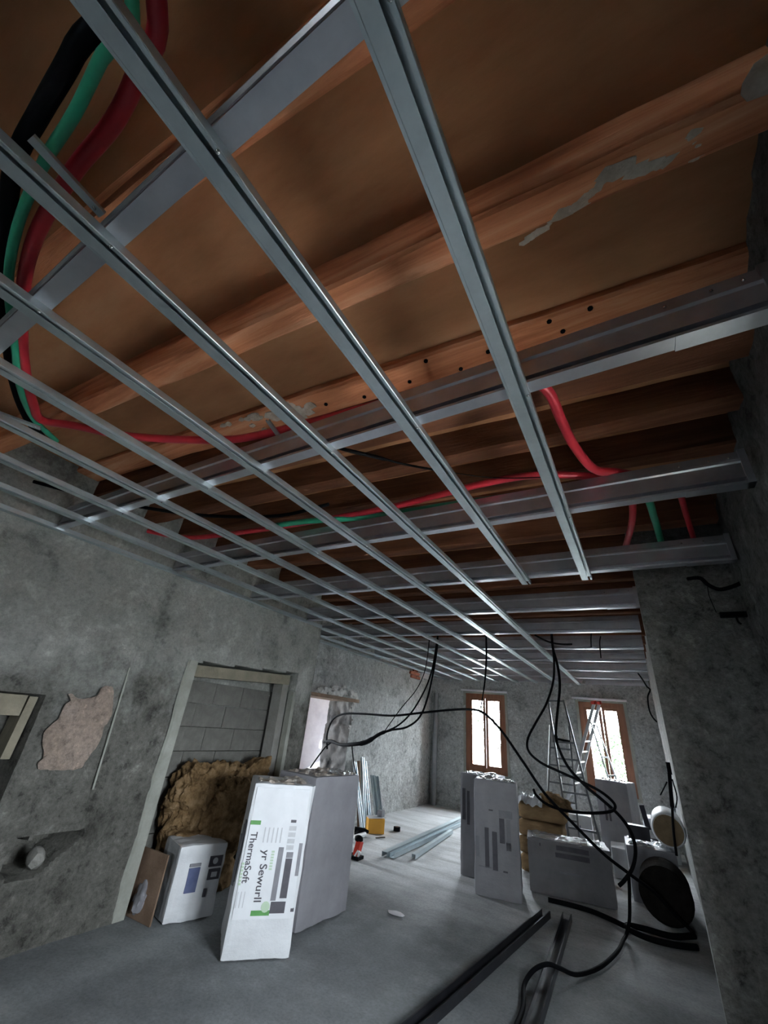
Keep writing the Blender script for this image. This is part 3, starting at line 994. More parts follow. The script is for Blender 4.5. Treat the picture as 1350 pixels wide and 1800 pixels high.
tube_thing('red_conduit', 'red conduit running above the third cross rail', 'conduit',
           [(-3.40, 1.62, 2.66), (-3.114, 1.814, 2.64), (-2.511, 1.9, 2.64), (-1.794, 1.944, 2.64), (-1.231, 1.953, 2.64), (-0.818, 1.917, 2.64), (-0.568, 1.893, 2.64), (-0.294, 1.91, 2.64), (-0.03, 2.03, 2.64), (0.12, 2.17, 2.66), (0.145, 2.45, 2.66), (0.13, 2.75, 2.66), (0.075, 3.165, 2.66), (0.03, 3.6, 2.68)], 0.020, 'red')
tube_thing('green_conduit', 'green conduit running above the third cross rail and turning away at the right', 'conduit',
           [(-2.222, 1.862, 2.62), (-1.858, 1.893, 2.62), (-1.428, 1.983, 2.62), (-1.046, 2.01, 2.62), (-0.78, 2.025, 2.62), (-0.511, 2.046, 2.62), (-0.206, 2.068, 2.62), (0.016, 2.094, 2.62), (0.12, 2.135, 2.63), (0.208, 2.327, 2.64), (0.254, 2.675, 2.66), (0.304, 3.147, 2.68)], 0.020, 'green')
tube_thing('red_conduit', 'dim red conduit hanging near the right wall behind the third cross rail', 'conduit',
           [(0.33, 2.2, 2.68), (0.37, 2.40, 2.68), (0.416, 2.695, 2.68), (0.48, 3.10, 2.68)], 0.016, 'red')
tube_thing('black_wire', 'thin black wire sagging across the joists behind the second cross rail', 'cable',
           [(-1.12, 1.25, 2.62), (-1.09, 1.27, 2.6), (-0.974, 1.387, 2.6), (-0.846, 1.522, 2.6), (-0.679, 1.659, 2.6), (-0.477, 1.8, 2.6), (-0.243, 1.923, 2.62)], 0.008, 'black', radii=[0.012, 0.010, 0.006, 0.003, 0.003])
tube_thing('black_cable', 'black cable lying along the left wall above the furring channels', 'cable',
           [(-3.30, 0.75, 2.62), (-3.05, 1.05, 2.60), (-2.75, 1.35, 2.60), (-2.45, 1.55, 2.60), (-2.0, 1.75, 2.62), (-1.6, 1.80, 2.66)], 0.012, 'black')
tube_thing('black_cable', 'short thick black cable curving out of the right wall under the fourth rail', 'cable',
           [(0.40, 3.17, 2.42), (0.455, 3.11, 2.40), (0.485, 3.10, 2.35), (0.534, 3.1, 2.317), (0.60, 3.1, 2.330), (0.66, 3.12, 2.36)], 0.012, 'black')
tube_thing('black_wire', 'hair-thin wire hanging down the right wall under the fourth rail', 'cable',
           [(0.485, 3.14, 2.35), (0.482, 3.155, 2.30), (0.487, 3.16, 2.25), (0.495, 3.165, 2.19)], 0.002, 'black')
# black hinge bracket on the front face of the right wall
t = thing('wall_bracket', 'small black metal bracket on the right wall face', 'bracket', (0.585, 3.165, 2.175))
MB().box((-0.075, -0.010, -0.014), (0.075, 0.02, 0.016)).build('bar', 'black', t)
MB().tube([(0.0, 0, -0.012), (0.0, -0.006, -0.045), (0.01, -0.01, -0.06)], 0.006, 6, 3).build('hook', 'black', t)

# ------------------------------------------------------------------ insulation packs
def rounded_pack(w, d, h, seed, amp=0.006, rad=0.014, n=18):
    bm = bmesh.new()
    bmesh.ops.create_cube(bm, size=1.0)
    bmesh.ops.subdivide_edges(bm, edges=bm.edges[:], cuts=n, use_grid_fill=True)
    mb = MB()
    for v in bm.verts:
        p = Vector(((v.co.x + 0.5) * w, (v.co.y + 0.5) * d, (v.co.z + 0.5) * h))
        c = Vector((min(max(p.x, rad), w - rad), min(max(p.y, rad), d - rad), min(max(p.z, rad), h - rad)))
        q = p - c
        if q.length > 1e-6:
            nz = q.normalized()
            p = c + nz * min(q.length, rad)
            k = amp * fbm((p.x + seed, p.y - seed, p.z), 5.0) + amp * 0.6 * fbm((p.x - seed, p.y, p.z + seed), 14.0)
            p += nz * k
        p.z = max(p.z, 0.001)
        mb.v.append(p)
    bm.verts.index_update()
    for f in bm.faces:
        mb.f.append([v.index for v in f.verts])
        mb.smooth.append(True)
    bm.free()
    return mb


def crumple(x0, x1, y0, y1, z, amp, seed, n=18, over=0.02):
    mb = MB()
    for i in range(n + 1):
        for j in range(n + 1):
            x = x0 + (x1 - x0) * i / n
            y = y0 + (y1 - y0) * j / n
            e = abs(fbm((x + seed, y, seed), 7)) * amp + amp * 0.5 * fbm((x, y + seed, 1), 18)
            edge = 0.0
            if i in (0, n) or j in (0, n):
                edge = -over
            mb.v.append(Vector((x, y, z + e + edge)))
    for i in range(n):
        for j in range(n):
            mb.f.append([i * (n + 1) + j, (i + 1) * (n + 1) + j, (i + 1) * (n + 1) + j + 1, i * (n + 1) + j + 1])
            mb.smooth.append(False)
    return mb


def text_part(body, size, m, parent, loc, rot, name='lettering', stretch=1.0, bold=0.0):
    cu = bpy.data.curves.new('lettering', 'FONT')
    cu.body = body
    cu.size = size
    cu.extrude = 0.0006
    cu.offset = bold
    tmp = bpy.data.objects.new('tmp_text', cu)
    COL.objects.link(tmp)
    bpy.context.view_layer.update()
    me = bpy.data.meshes.new_from_object(tmp.evaluated_get(bpy.context.evaluated_depsgraph_get()))
    bpy.data.objects.remove(tmp)
    me.name = name
    o = bpy.data.objects.new(name, me)
    me.materials.clear()
    me.materials.append(M[m])
    for v in me.vertices:
        v.co.x *= stretch
    o.parent = parent
    o.location, o.rotation_euler = loc, rot
    COL.objects.link(o)
    return o


def pack(label, loc, ang, w, d, h, body='film', top=None, seed=0.0, prints=(), lean=(0, 0), amp=0.006, group='insulation packs', rad=0.014, topamp=0.03):
    t = thing('insulation_pack', label, 'insulation pack', loc, math.radians(ang), group)
    t.rotation_euler = (lean[0], lean[1], math.radians(ang))
    rounded_pack(w, d, h, seed, amp, rad).build('wrapped_body', body, t)
    if top:
        crumple(0.02, w - 0.02, 0.02, d - 0.02, h - 0.004, topamp, seed).build('top_wrap', top, t)
    for (x0, z0, x1, z1, m) in prints:
        MB().box((x0, -0.0085, z0), (x1, 0.012, z1)).build('printed_panel', m, t)
    return t


# front pack, tall, leaning print side to the camera
PA = pack('tall white wrapped insulation pack with green and black lettering, nearest the camera', (-2.516, 2.578, 0), 49.2, 0.432, 0.40, 0.93, 'film', 'film_top', 1.3,
          [], (0, 0), 0.006)
o0 = 0.022   # offset of the print origin from the pack's left edge


def pa(x0, z0, x1, z1, m, y=-0.0085):
    MB().box((x0 + o0, y, z0), (x1 + o0, 0.012, z1)).build('printed_panel', m, PA)


pa(0.0, 0.195, 0.385, 0.905, 'paper', -0.0065)
pa(0.0, 0.688, 0.070, 0.712, 'print_green')
pa(0.112, 0.212, 0.232, 0.238, 'print_green')
pa(0.225, 0.285, 0.260, 0.566, 'print_mid')
pa(0.284, 0.297, 0.331, 0.505, 'print_dark')
pa(0.284, 0.508, 0.331, 0.540, 'print_mid')
pa(0.232, 0.222, 0.330, 0.280, 'print_dark')
pa(0.280, 0.706, 0.318, 0.722, 'print_dark')
pa(0.370, 0.228, 0.392, 0.245, 'print_dark')
pa(0.364, 0.412, 0.388, 0.590, 'print_mid')
for k in range(5):
    pa(0.105 + 0.029 * k, 0.59, 0.113 + 0.029 * k, 0.675, 'print_pale')
for k in range(4):
    pa(0.276, 0.552 + 0.036 * k, 0.326, 0.578 + 0.036 * k, 'print_pale')
for k in range(3):
    pa(0.005 + 0.022 * k, 0.252, 0.010 + 0.022 * k, 0.333, 'print_pale')
MB().tube([(0.200 + o0, -0.0105, 0.255), (0.200 + o0, -0.004, 0.255)], 0.028, 14, 1).build('printed_flower', 'print_lime', PA)
text_part('ThermaSoft', 0.062, 'print_dark', PA, (0.018 + o0, -0.009, 0.648), (H, H, 0), stretch=0.92, bold=0.0008)
text_part('yr Sewurll', 0.068, 'print_dark', PA, (0.118 + o0, -0.009, 0.550), (H, H, 0), stretch=0.98, bold=0.0008)
for k in range(7):
    pa(0.180, 0.536 - 0.0155 * k, 0.200, 0.546 - 0.0155 * k, 'print_lime')
    pa(-0.004, 0.470 - 0.0175 * k, 0.012, 0.481 - 0.0175 * k, 'print_lime')
# left side stripes of the same pack
for (y0, y1, z0, z1, m) in ((0.10, 0.15, 0.33, 0.66, 'print_mid'), (0.035, 0.075, 0.37, 0.70, 'print_dark'), (0.22, 0.26, 0.30, 0.58, 'print_mid')):
    MB().box((-0.0085, y0, z0), (0.012, y1, z1)).build('printed_panel', m, PA)
# loose film flap on the right edge
fp = MB()
for i in range(9):
    z = 0.52 + 0.40 * i / 8
    for j in range(4):
        fp.v.append(Vector((0.43 + 0.009 * j * (0.3 + i / 8), 0.03 + 0.02 * j, z + 0.01 * fbm((j, i, 2), 2))))
for i in range(8):
    for j in range(3):
        fp.f.append([i * 4 + j, i * 4 + j + 1, i * 4 + j + 5, i * 4 + j + 4])
        fp.smooth.append(True)
fp.build('film_flap', 'film', PA)

P2 = pack('tall grey wrapped pack standing behind the lettered pack, left of the doorway', (-2.42, 3.17, 0), 86.0, 0.60, 0.44, 0.95, 'film_grey', 'film_top', 4.4, [], (0, 0), 0.006)
for (y0, y1, z0, z1) in ((0.06, 0.10, 0.50, 0.84), (0.16, 0.20, 0.40, 0.62), (0.27, 0.31, 0.40, 0.72)):
    MB().box((-0.0085, y0, z0), (0.012, y1, z1)).build('printed_panel', 'print_dark', P2)
crumple(0.38, 0.58, 0.02, 0.25, 0.955, 0.03, 6.0).build('foil_scrap', 'foil', P2)

P3 = pack('short white pack with a blue printed square beside the left wall', (-3.155, 2.60, 0), 72.0, 0.37, 0.34, 0.44, 'film', None, 7.7,
          [(0.10, 0.163, 0.183, 0.305, 'print_blue'), (0.10, 0.312, 0.183, 0.330, 'print_mid'), (0.245, 0.30, 0.345, 0.365, 'print_dark'),
           (0.255, 0.222, 0.345, 0.285, 'print_dark'), (0.25, 0.125, 0.27, 0.172, 'print_dark')], (0, 0), 0.008)
MB().tube([(0.290, -0.0105, 0.335), (0.290, -0.004, 0.335)], 0.020, 12, 1).build('printed_flower', 'print_pale', P3)
MB().box((0.278, -0.0105, 0.238), (0.322, 0.0, 0.268)).build('printed_panel', 'print_pale', P3)
fo = MB().blob((-0.125, 0.20, 0.12), 0.085, 3, 0.4, 2.0, (0.5, 1.0, 1.1), 5, 0.003)
fo.build('film_flap', 'film_grey', P3)
cb2 = tag(MB().bar((-3.20, 2.545, 0.195), (-3.52, 2.53, 0.195), 0.012, 0.39).build('cardboard_sheet', 'wood_old'), 'brown card sheet standing against the left side of the short pack', 'card')

# brown mineral wool heap behind the packs, in the niche
wh = thing('mineral_wool_heap', 'crumpled heap of brown mineral wool in the wall niche behind the packs', 'insulation', (-3.30, 3.0, 0))
def batt(w, d, h, loc, rot, seed, amp, parent, m='wool'):
    mb = rounded_pack(w, d, h, seed, 0.0, 0.06, 44)
    for v in mb.v:
        a = Vector((v.x + seed, v.y, v.z - seed))
        k = amp * fbm(a, 3.2, 3) + amp * 1.5 * (abs(fbm(a + Vector((4, 1, 2)), 4.0, 2)) - 0.3) + amp * 0.7 * (abs(fbm(a + Vector((1, 7, 2)), 9.0, 2)) - 0.3) + amp * 0.40 * fbm(a, 22.0, 3) + amp * 0.2 * fbm(a, 50.0, 2)
        v += Vector((v.x - w / 2, v.y - d / 2, v.z - h / 2)).normalized() * k
        v += Vector((0.6 * amp * fbm(a + Vector((9, 0, 0)), 4), 0, 0.6 * amp * fbm(a + Vector((0, 9, 0)), 4)))
    o = mb.build('wool_batt', m, parent)
    o.location, o.rotation_euler = loc, rot
    return o


batt(0.52, 0.26, 0.46, (-0.12, -0.26, 0.46), (0.05, 0.0, H - 0.05), 3.0, 0.06, wh)
batt(0.60, 0.26, 0.52, (0.10, -0.10, 0.34), (0.16, 0.10, H - 0.25), 8.0, 0.065, wh)
batt(0.46, 0.30, 0.34, (-0.04, 0.18, 0.56), (0.0, -0.15, H - 0.1), 14.0, 0.06, wh)
batt(0.70, 0.30, 0.46, (-0.05, -0.28, 0.01), (0.0, 0.0, H), 17.0, 0.03, wh)

# packs in the middle right
PB = pack('tall grey white printed pack standing in front below the left window', (-1.705, 5.01, 0), 12.9, 0.44, 0.38, 0.955, 'film_grey', 'foil', 9.1,
          [(0.105, 0.225, 0.145, 0.545, 'print_dark'), (0.178, 0.215, 0.226, 0.520, 'print_dark'), (0.252, 0.437, 0.302, 0.64, 'print_dark'), (0.322, 0.385, 0.362, 0.64, 'print_mid'),
           (0.250, 0.645, 0.385, 0.710, 'print_mid'), (0.15, 0.690, 0.192, 0.702, 'print_dark'), (0.275, 0.212, 0.318, 0.224, 'print_dark'), (0.02, 0.30, 0.05, 0.46, 'print_mid'),
           (0.315, 0.385, 0.360, 0.45, 'print_dark'), (0.04, 0.225, 0.16, 0.235, 'print_mid')], (0, 0), 0.006)
PB2 = pack('tall grey pack with a dark stripe directly behind the front printed pack', (-2.03, 5.47, 0), 3.0, 0.45, 0.40, 0.955, 'film_grey', 'foil', 11.0,
           [(0.03, 0.50, 0.065, 0.80, 'print_dark'), (0.085, 0.46, 0.115, 0.78, 'print_dark')])
PC = pack('low pack lying on its side with a silver top and dark stripes', (-1.30, 5.55, 0), 12.1, 0.80, 0.42, 0.455, 'film_shaded', 'foil', 13.0,
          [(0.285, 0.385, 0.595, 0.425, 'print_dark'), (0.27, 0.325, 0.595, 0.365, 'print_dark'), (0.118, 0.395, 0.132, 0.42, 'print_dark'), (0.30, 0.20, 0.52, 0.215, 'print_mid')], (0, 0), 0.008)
ff = MB()
for a in ((0.0, 0.44), (0.22, 0.30), (0.14, 0.02), (0.0, 0.02)):
    ff.v.append(Vector((a[0], -0.014, a[1])))
    ff.v.append(Vector((a[0], -0.004, a[1])))
ff.f += [[0, 2, 4, 6], [1, 7, 5, 3], [0, 1, 3, 2], [2, 3, 5, 4], [4, 5, 7, 6], [6, 7, 1, 0]]
ff.smooth += [False] * 6
ff.build('folded_flap', 'film_shaded', PC)
PD = pack('pale wrapped pack standing upright under the right window', (-0.83, 8.15, 0), -16.0, 0.46, 0.36, 0.93, 'film_grey', 'foil', 17.0,
          [(0.10, 0.42, 0.125, 0.62, 'print_dark'), (0.155, 0.42, 0.18, 0.60, 'print_dark')])
PF = pack('low pack with a silver top under the white roll by the right wall', (-0.40, 6.15, 0), 4.0, 0.46, 0.55, 0.475, 'film_grey', 'foil', 19.0, [])
PG = pack('low white pack lying flat in front of the upright pack near the right wall', (-0.62, 6.95, 0), 4.0, 0.60, 0.40, 0.30, 'film', None, 21.0, [])
# opened pack with wool slabs
PE = thing('opened_insulation_pack', 'opened pack of brown wool slabs with torn white film on top', 'insulation pack', (-1.56, 6.22, 0), math.radians(3), 'insulation packs')
z = 0.0
for k, hh in enumerate((0.17, 0.17, 0.17, 0.17)):
    mb = rounded_pack(0.50 if k < 3 else 0.55, 0.50, hh, 30 + k, 0.012, 0.05, 8)
    for v in mb.v:
        v.z += z
    mb.build('wool_slab', 'wool_slab', PE)
    z += 0.168
cr = crumple(0.0, 0.30, 0.0, 0.46, 0.70, 0.09, 33.0, 16, 0.05)
cr.build('torn_film', 'film', PE)
MB().blob((0.40, 0.20, 0.70), 0.16, 3, 0.5, 2.2, (1.2, 1.1, 0.6), 8).build('torn_wool', 'wool', PE)
# stack of white sheets by the far windows
for (x, y, w, d, h, zz, lab, a) in ((-1.47, 7.85, 0.56, 0.5, 0.45, 0, 'low white carton behind the grey ladder', 6), (-0.27, 8.45, 0.40, 0.5, 0.50, 0, 'white carton between the upright pack and the right wall', 0)):
    t = thing('white_carton', lab, 'carton', (x, y, zz), math.radians(a))
    rounded_pack(w, d, h, x * 7, 0.006, 0.02, 8).build('carton_body', 'film', t)
    MB().box((0.03, -0.006, h * 0.45), (0.16, 0.01, h * 0.52)).build('printed_panel', 'red_pl' if a else 'print_mid', t)
    MB().box((w * 0.7, -0.006, h * 0.6), (w * 0.72, 0.01, h * 0.72)).build('printed_panel', 'print_blue', t)

# ------------------------------------------------------------------ rolls by the right wall
t = thing('insulation_roll', 'white film roll of brown wool lying on the silver-topped pack by the right wall', 'insulation roll', (0.028, 6.20, 0.660))
cyl = MB().tube([(0, 0, 0), (0.0, 0.02, 0), (0.0, 0.30, 0.0), (0.0, 0.66, 0.0), (0.0, 0.70, 0.0)], 0.155, 28, 1, True, [0.145, 0.155, 0.158, 0.155, 0.14])
cyl.build('film_sleeve', 'film', t)
MB().tube([(0, -0.012, 0), (0, 0.01, 0)], 0.14, 28, 1, True, [0.132, 0.14]).build('roll_end', 'roll_end', t)
t = thing('insulation_roll', 'large black felt roll on the floor by the right wall', 'insulation roll', (-0.095, 5.62, 0.22))
MB().tube([(0, 0, 0), (0, 0.02, 0), (0, 0.25, 0), (0, 0.46, 0), (0, 0.48, 0)], 0.215, 28, 1, True, [0.195, 0.215, 0.215, 0.215, 0.20]).build('felt', 'roll_dark', t)
# black case on the pack
t = thing('black_case', 'open black plastic case standing on the silver-topped pack beside the white roll', 'case', (-0.365, 6.36, 0.505))
MB().box((0.0, 0, 0), (0.21, 0.12, 0.125), Matrix.Rotation(0.05, 4, 'Z')).build('case_base', 'black_case', t)
MB().bar((0.205, 0.08, 0.10), (0.172, 0.14, 0.315), 0.05, 0.02).build('case_lid', 'black_case', t)
# caulking gun shaped tool hanging at the edge of the wall
t = thing('hanging_tool', 'black tool hanging in front of the far right wall', 'tool', (0.10, 5.9, 0.0))
MB().bar((0.035, 0, 1.20), (0.0, 0, 0.90), 0.035, 0.03).build('tool_body', 'black', t)
MB().bar((0.0, 0, 1.12), (-0.085, 0, 0.99), 0.012, 0.012).build('tool_handle', 'black', t)
MB().tube([(0.0, 0, 0.9), (-0.03, 0, 0.70), (-0.045, 0, 0.5)], 0.012, 6, 4).build('tool_cord', 'black', t)
MB().tube([(0.05, 0, 1.15), (0.06, 0, 1.0), (0.03, 0, 0.90)], 0.006, 6, 4).build('tool_trigger', 'black', t)
MB().box((0.02, -0.02, 1.19), (0.06, 0.05, 1.30)).build('tool_hook', 'black', t)

# ------------------------------------------------------------------ ladders
def ladder_section(t, tl, tr, bl, br, rungs, m, w=0.022, d=0.05, rung_m=None):
    tl, tr, bl, br = map(Vector, (tl, tr, bl, br))
    for a, b in ((tl, bl), (tr, br)):
        MB().bar(a, b, w, d).build('stile', m, t)
    for f in rungs:
        MB().bar(tl.lerp(bl, f), tr.lerp(br, f), 0.03, 0.022).build('rung', rung_m or m, t)


t = thing('stepladder', 'grey aluminium stepladder standing in front of the far wall between the windows', 'ladder', (0, 0, 0))
ladder_section(t, (-1.223, 7.10, 1.93), (-1.005, 7.10, 1.94), (-1.03, 6.67, 0.0), (-0.645, 6.67, 0.0), [0.005, 0.285, 0.39, 0.49, 0.585, 0.68, 0.775, 0.87, 0.96], 'alu')
ladder_section(t, (-1.239, 7.18, 1.60), (-0.984, 7.18, 1.60), (-1.56, 7.75, 0.0), (-1.09, 7.75, 0.0), [0.19, 0.33, 0.47, 0.61, 0.75, 0.89], 'alu')
MB().bar((-1.16, 7.00, 1.42), (-0.96, 7.0, 1.40), 0.05, 0.03).build('hinge_tray', 'black', t)
MB().box((-1.19, 6.97, 1.37), (-1.12, 7.03, 1.46)).build('hinge_clip', 'black', t)

t = thing('stepladder', 'pale aluminium stepladder with red caps standing before the right window', 'ladder', (0, 0, 0))
ladder_section(t, (-0.74, 8.75, 2.03), (-0.675, 9.05, 2.06), (-1.56, 8.75, 0.0), (-1.46, 9.05, 0.0), [0.30, 0.38, 0.46, 0.54, 0.62, 0.70, 0.78, 0.86, 0.94], 'alu_l')
ladder_section(t, (-0.83, 8.75, 1.74), (-0.775, 9.05, 1.74), (-0.50, 8.75, 0.0), (-0.36, 9.05, 0.0), [0.01, 0.15, 0.3, 0.45, 0.6, 0.75, 0.9], 'alu_l')
MB().bar((-0.76, 8.73, 2.05), (-0.72, 8.80, 2.07), 0.06, 0.05).build('end_cap', 'red_pl', t)
MB().bar((-0.69, 9.03, 2.07), (-0.66, 9.08, 2.09), 0.06, 0.05).build('end_cap', 'red_pl', t)

# ------------------------------------------------------------------ studs and small things on the floor
def ustud(a, b, w, h, m, name, label, open_up=True, roll=0.0, group=None):
    a, b = Vector(a), Vector(b)
    d = (b - a).normalized()
    ref = Vector((0, 0, 1)) if abs(d.z) < 0.9 else Vector((1, 0, 0))
    ex = d.cross(ref).normalized()
    ez = ex.cross(d).normalized()
    if roll:
        ex, ez = ex * math.cos(roll) + ez * math.sin(roll), ez * math.cos(roll) - ex * math.sin(roll)
    th = 0.003
    prof = [(-w / 2, 0), (w / 2, 0), (w / 2, h), (w / 2 - 0.008, h), (w / 2 - 0.008, h - th), (w / 2 - th, h - th), (w / 2 - th, th), (-w / 2 + th, th), (-w / 2 + th, h - th), (-w / 2 + 0.008, h - th), (-w / 2 + 0.008, h), (-w / 2, h)]
    if not open_up:
        prof = [(p, h - q) for p, q in prof]
    o = MB().prism(prof, a, b, ex, ez).build(name, m)
    return tag(o, label, 'steel stud', group)


ustud((-1.04, 4.98, 0.004), (-1.30, 2.6, 0.004), 0.075, 0.05, 'dark_steel', 'floor_track', 'dark steel track lying on the floor, left of the pair in the foreground', True, group='loose steel profiles')
ustud((-0.875, 5.05, 0.004), (-0.77, 2.8, 0.004), 0.075, 0.05, 'dark_steel', 'floor_track', 'dark steel track lying on the floor, right of the pair in the foreground', True, group='loose steel profiles')
ustud((-2.91, 5.32, 0.004), (-3.08, 8.45, 0.004), 0.07, 0.05, 'galv', 'floor_stud', 'long bright steel stud on the floor in the middle of the room', False, group='loose steel profiles')
ustud((-2.83, 5.36, 0.004), (-2.95, 8.2, 0.004), 0.06, 0.045, 'galv', 'floor_stud', 'steel stud lying right alongside the longest bright stud', True, group='loose steel profiles')
ustud((-2.64, 5.55, 0.004), (-2.83, 7.25, 0.004), 0.05, 0.045, 'galv', 'floor_stud', 'short bright steel channel on the floor right of the longer studs', False, group='loose steel profiles')
for (a, b, lab) in (((-3.86, 6.36, 0.0), (-4.10, 6.48, 0.86), 'tallest bright stud leaning against the far left wall'), ((-3.84, 6.47, 0.0), (-4.10, 6.56, 0.80), 'second bright stud leaning against the far left wall'),
                    ((-3.84, 6.72, 0.0), (-4.10, 6.86, 0.60), 'short bright stud leaning against the far left wall'), ((-3.84, 6.84, 0.0), (-4.10, 7.00, 0.58), 'rightmost short stud leaning against the far left wall'),
                    ((-3.80, 6.20, 0.0), (-4.09, 6.25, 0.80), 'leftmost bright stud leaning by the doorway')):
    ustud(a, b, 0.06, 0.04, 'galv', 'leaning_stud', lab, True, 0.0, 'studs leaning by the doorway')
tag(MB().bar((-3.93, 6.34, 0.0), (-4.08, 6.38, 0.82), 0.05, 0.03).build('timber_batten', 'wood_old'), 'brown timber batten leaning with the studs by the doorway', 'batten')
# yellow box with things on top
t = thing('yellow_box', 'yellow cardboard box on the floor below the leaning studs', 'box', (-3.63, 6.10, 0), math.radians(45))
MB().box((0, 0, 0), (0.24, 0.16, 0.17)).build('box_body', 'yellow', t)
MB().bar((0.0, 0.08, 0.175), (0.25, 0.08, 0.19), 0.18, 0.008).build('box_flap', 'white_pl', t)
tag(MB().box((-3.58, 6.24, 0.195), (-3.50, 6.32, 0.265), None).build('grey_tin', 'print_mid'), 'small grey tin on top of the yellow box', 'tin')
tag(MB().tube([(-3.56, 5.5, 0.03), (-3.55, 5.9, 0.03)], 0.028, 10, 1).build('white_tube', 'white_pl'), 'white plastic tube on the floor beside the grey pack', 'tube')
t = thing('drill', 'black power drill lying on the floor near the yellow box', 'tool', (-3.62, 5.90, 0.0))
MB().tube([(-0.10, 0.0, 0.05), (0.02, 0.05, 0.05), (0.08, 0.08, 0.05)], 0.035, 10, 1, True, [0.04, 0.036, 0.015]).build('drill_body', 'black', t)
MB().bar((-0.05, 0.02, 0.045), (-0.02, -0.10, 0.02), 0.035, 0.035).build('drill_handle', 'black', t)
t = thing('red_tool', 'red and white sanding tool on the floor next to the grey pack', 'tool', (-3.10, 5.0, 0.0))
MB().box((-0.10, -0.05, 0), (0.06, 0.07, 0.03)).build('tool_base', 'black', t)
MB().bar((0.0, 0.0, 0.03), (0.02, 0.02, 0.16), 0.06, 0.07).build('tool_body', 'red_pl', t)
MB().bar((0.01, -0.02, 0.02), (0.045, -0.01, 0.08), 0.03, 0.05).build('tool_plate', 'white_pl', t)
MB().blob((0.0, 0.02, 0.18), 0.045, 2, 0.2, 2, (1.2, 1, 0.8), 2).build('tool_knob', 'black', t)
t = thing('tape_roll', 'small black tape roll alone on the pale floor', 'tape', (-3.44, 6.62, 0))
MB().tube([(0, 0, 0.0), (0, 0, 0.05)], 0.05, 14, 1).build('tape', 'black', t)
MB().tube([(0, 0, 0.045), (0.0, 0, 0.055)], 0.028, 12, 1).build('core', 'wood_old', t)
tag(MB().bar((-3.42, 5.98, 0.005), (-3.36, 6.12, 0.005), 0.02, 0.01).build('offcut', 'dark_steel'), 'thin dark offcut lying flat on the pale floor', 'offcut')
tag(MB().blob((-2.05, 4.02, 0.008), 0.055, 2, 0.3, 2, (1.4, 0.8, 0.14), 4).build('plaster_chip', 'white_plaster'), 'flat pale plaster chip on the floor in front of the packs', 'debris')
# downpipe in the far corner
t = thing('corner_pipe', 'grey vertical pipe in the far left corner', 'pipe', (-4.03, 9.30, 0))
MB().tube([(0, 0, 0), (0, 0, 1.0), (0, 0, 2.10)], 0.055, 14, 1).build('pipe', 'pipe_grey', t)
MB().tube([(0, 0, 0.95), (0, 0, 1.03)], 0.062, 14, 1).build('pipe_collar', 'pipe_grey', t)

# ------------------------------------------------------------------ hanging black cables
def cable(label, pts, r=0.013, radii=None, group='black electric cables'):
    return tube_thing('electric_cable', label, 'cable', pts, r, 'black', 6, group, 12, radii)


cable('thick taped bundle of black cables coming out of the doorway', [(-4.55, 6.02, 1.03), (-4.324, 5.9, 1.064), (-3.981, 5.7, 1.05), (-3.664, 5.6, 1.088), (-3.475, 5.6, 1.135), (-3.27, 5.6, 1.253), (-3.091, 5.6, 1.318)], 0.024, [0.014, 0.026, 0.022, 0.026, 0.032, 0.024, 0.016])
cable('cable rising from the end of the taped bundle to the ceiling, lowest curve', [(-3.15, 5.6, 1.300), (-3.091, 5.6, 1.318), (-2.853, 5.6, 1.373), (-2.661, 5.6, 1.514), (-2.553, 5.6, 1.77), (-2.479, 5.6, 2.106), (-2.436, 5.6, 2.417), (-2.43, 5.6, 2.62)], 0.013)
cable('cable rising from the taped bundle to the ceiling, middle curve', [(-3.30, 5.63, 1.25), (-3.264, 5.65, 1.269), (-3.015, 5.65, 1.383), (-2.803, 5.65, 1.578), (-2.616, 5.65, 1.882), (-2.52, 5.65, 2.15), (-2.476, 5.65, 2.426), (-2.45, 5.65, 2.62)], 0.011)
cable('thin wire rising from the taped bundle to the ceiling, upper curve', [(-3.23, 5.61, 1.27), (-3.211, 5.62, 1.294), (-2.971, 5.62, 1.601), (-2.76, 5.62, 1.835), (-2.637, 5.62, 2.066), (-2.587, 5.62, 2.341), (-2.57, 5.62, 2.6)], 0.006)
cable('long cable from the doorway across the left window down to the right wall',
      [(-4.47, 6.02, 0.95), (-4.463, 6.0, 0.98), (-4.459, 5.95, 1.156), (-4.347, 5.9, 1.366), (-4.068, 5.8, 1.462), (-3.634, 5.7, 1.487), (-3.09, 5.6, 1.497), (-2.647, 5.6, 1.564), (-2.231, 5.6, 1.627), (-1.92, 5.5, 1.648), (-1.703, 5.4, 1.617), (-1.472, 5.3, 1.448), (-1.211, 5.2, 1.156), (-1.002, 5.15, 0.908), (-0.743, 5.1, 0.7), (-0.53, 5.15, 0.52), (-0.347, 5.2, 0.408), (-0.175, 5.33, 0.289), (-0.05, 5.45, 0.15), (0.07, 5.55, 0.03)], 0.014)
cable('cable hanging from the ceiling into a wide loop before the ladder, left strand',
      [(-0.85, 5.6, 2.62), (-0.853, 5.6, 2.418), (-0.856, 5.6, 2.248), (-0.892, 5.6, 2.016), (-0.994, 5.6, 1.771), (-1.129, 5.6, 1.565), (-1.234, 5.6, 1.388), (-1.215, 5.5, 1.262), (-1.072, 5.4, 1.168), (-0.858, 5.3, 1.108), (-0.66, 5.2, 1.059), (-0.481, 5.1, 1.005), (-0.381, 5.1, 0.934), (-0.379, 5.1, 0.882), (-0.456, 5.1, 0.844), (-0.636, 5.15, 0.806), (-0.849, 5.2, 0.79), (-1.018, 5.25, 0.812), (-1.119, 5.3, 0.866), (-1.155, 5.35, 0.908)], 0.013)
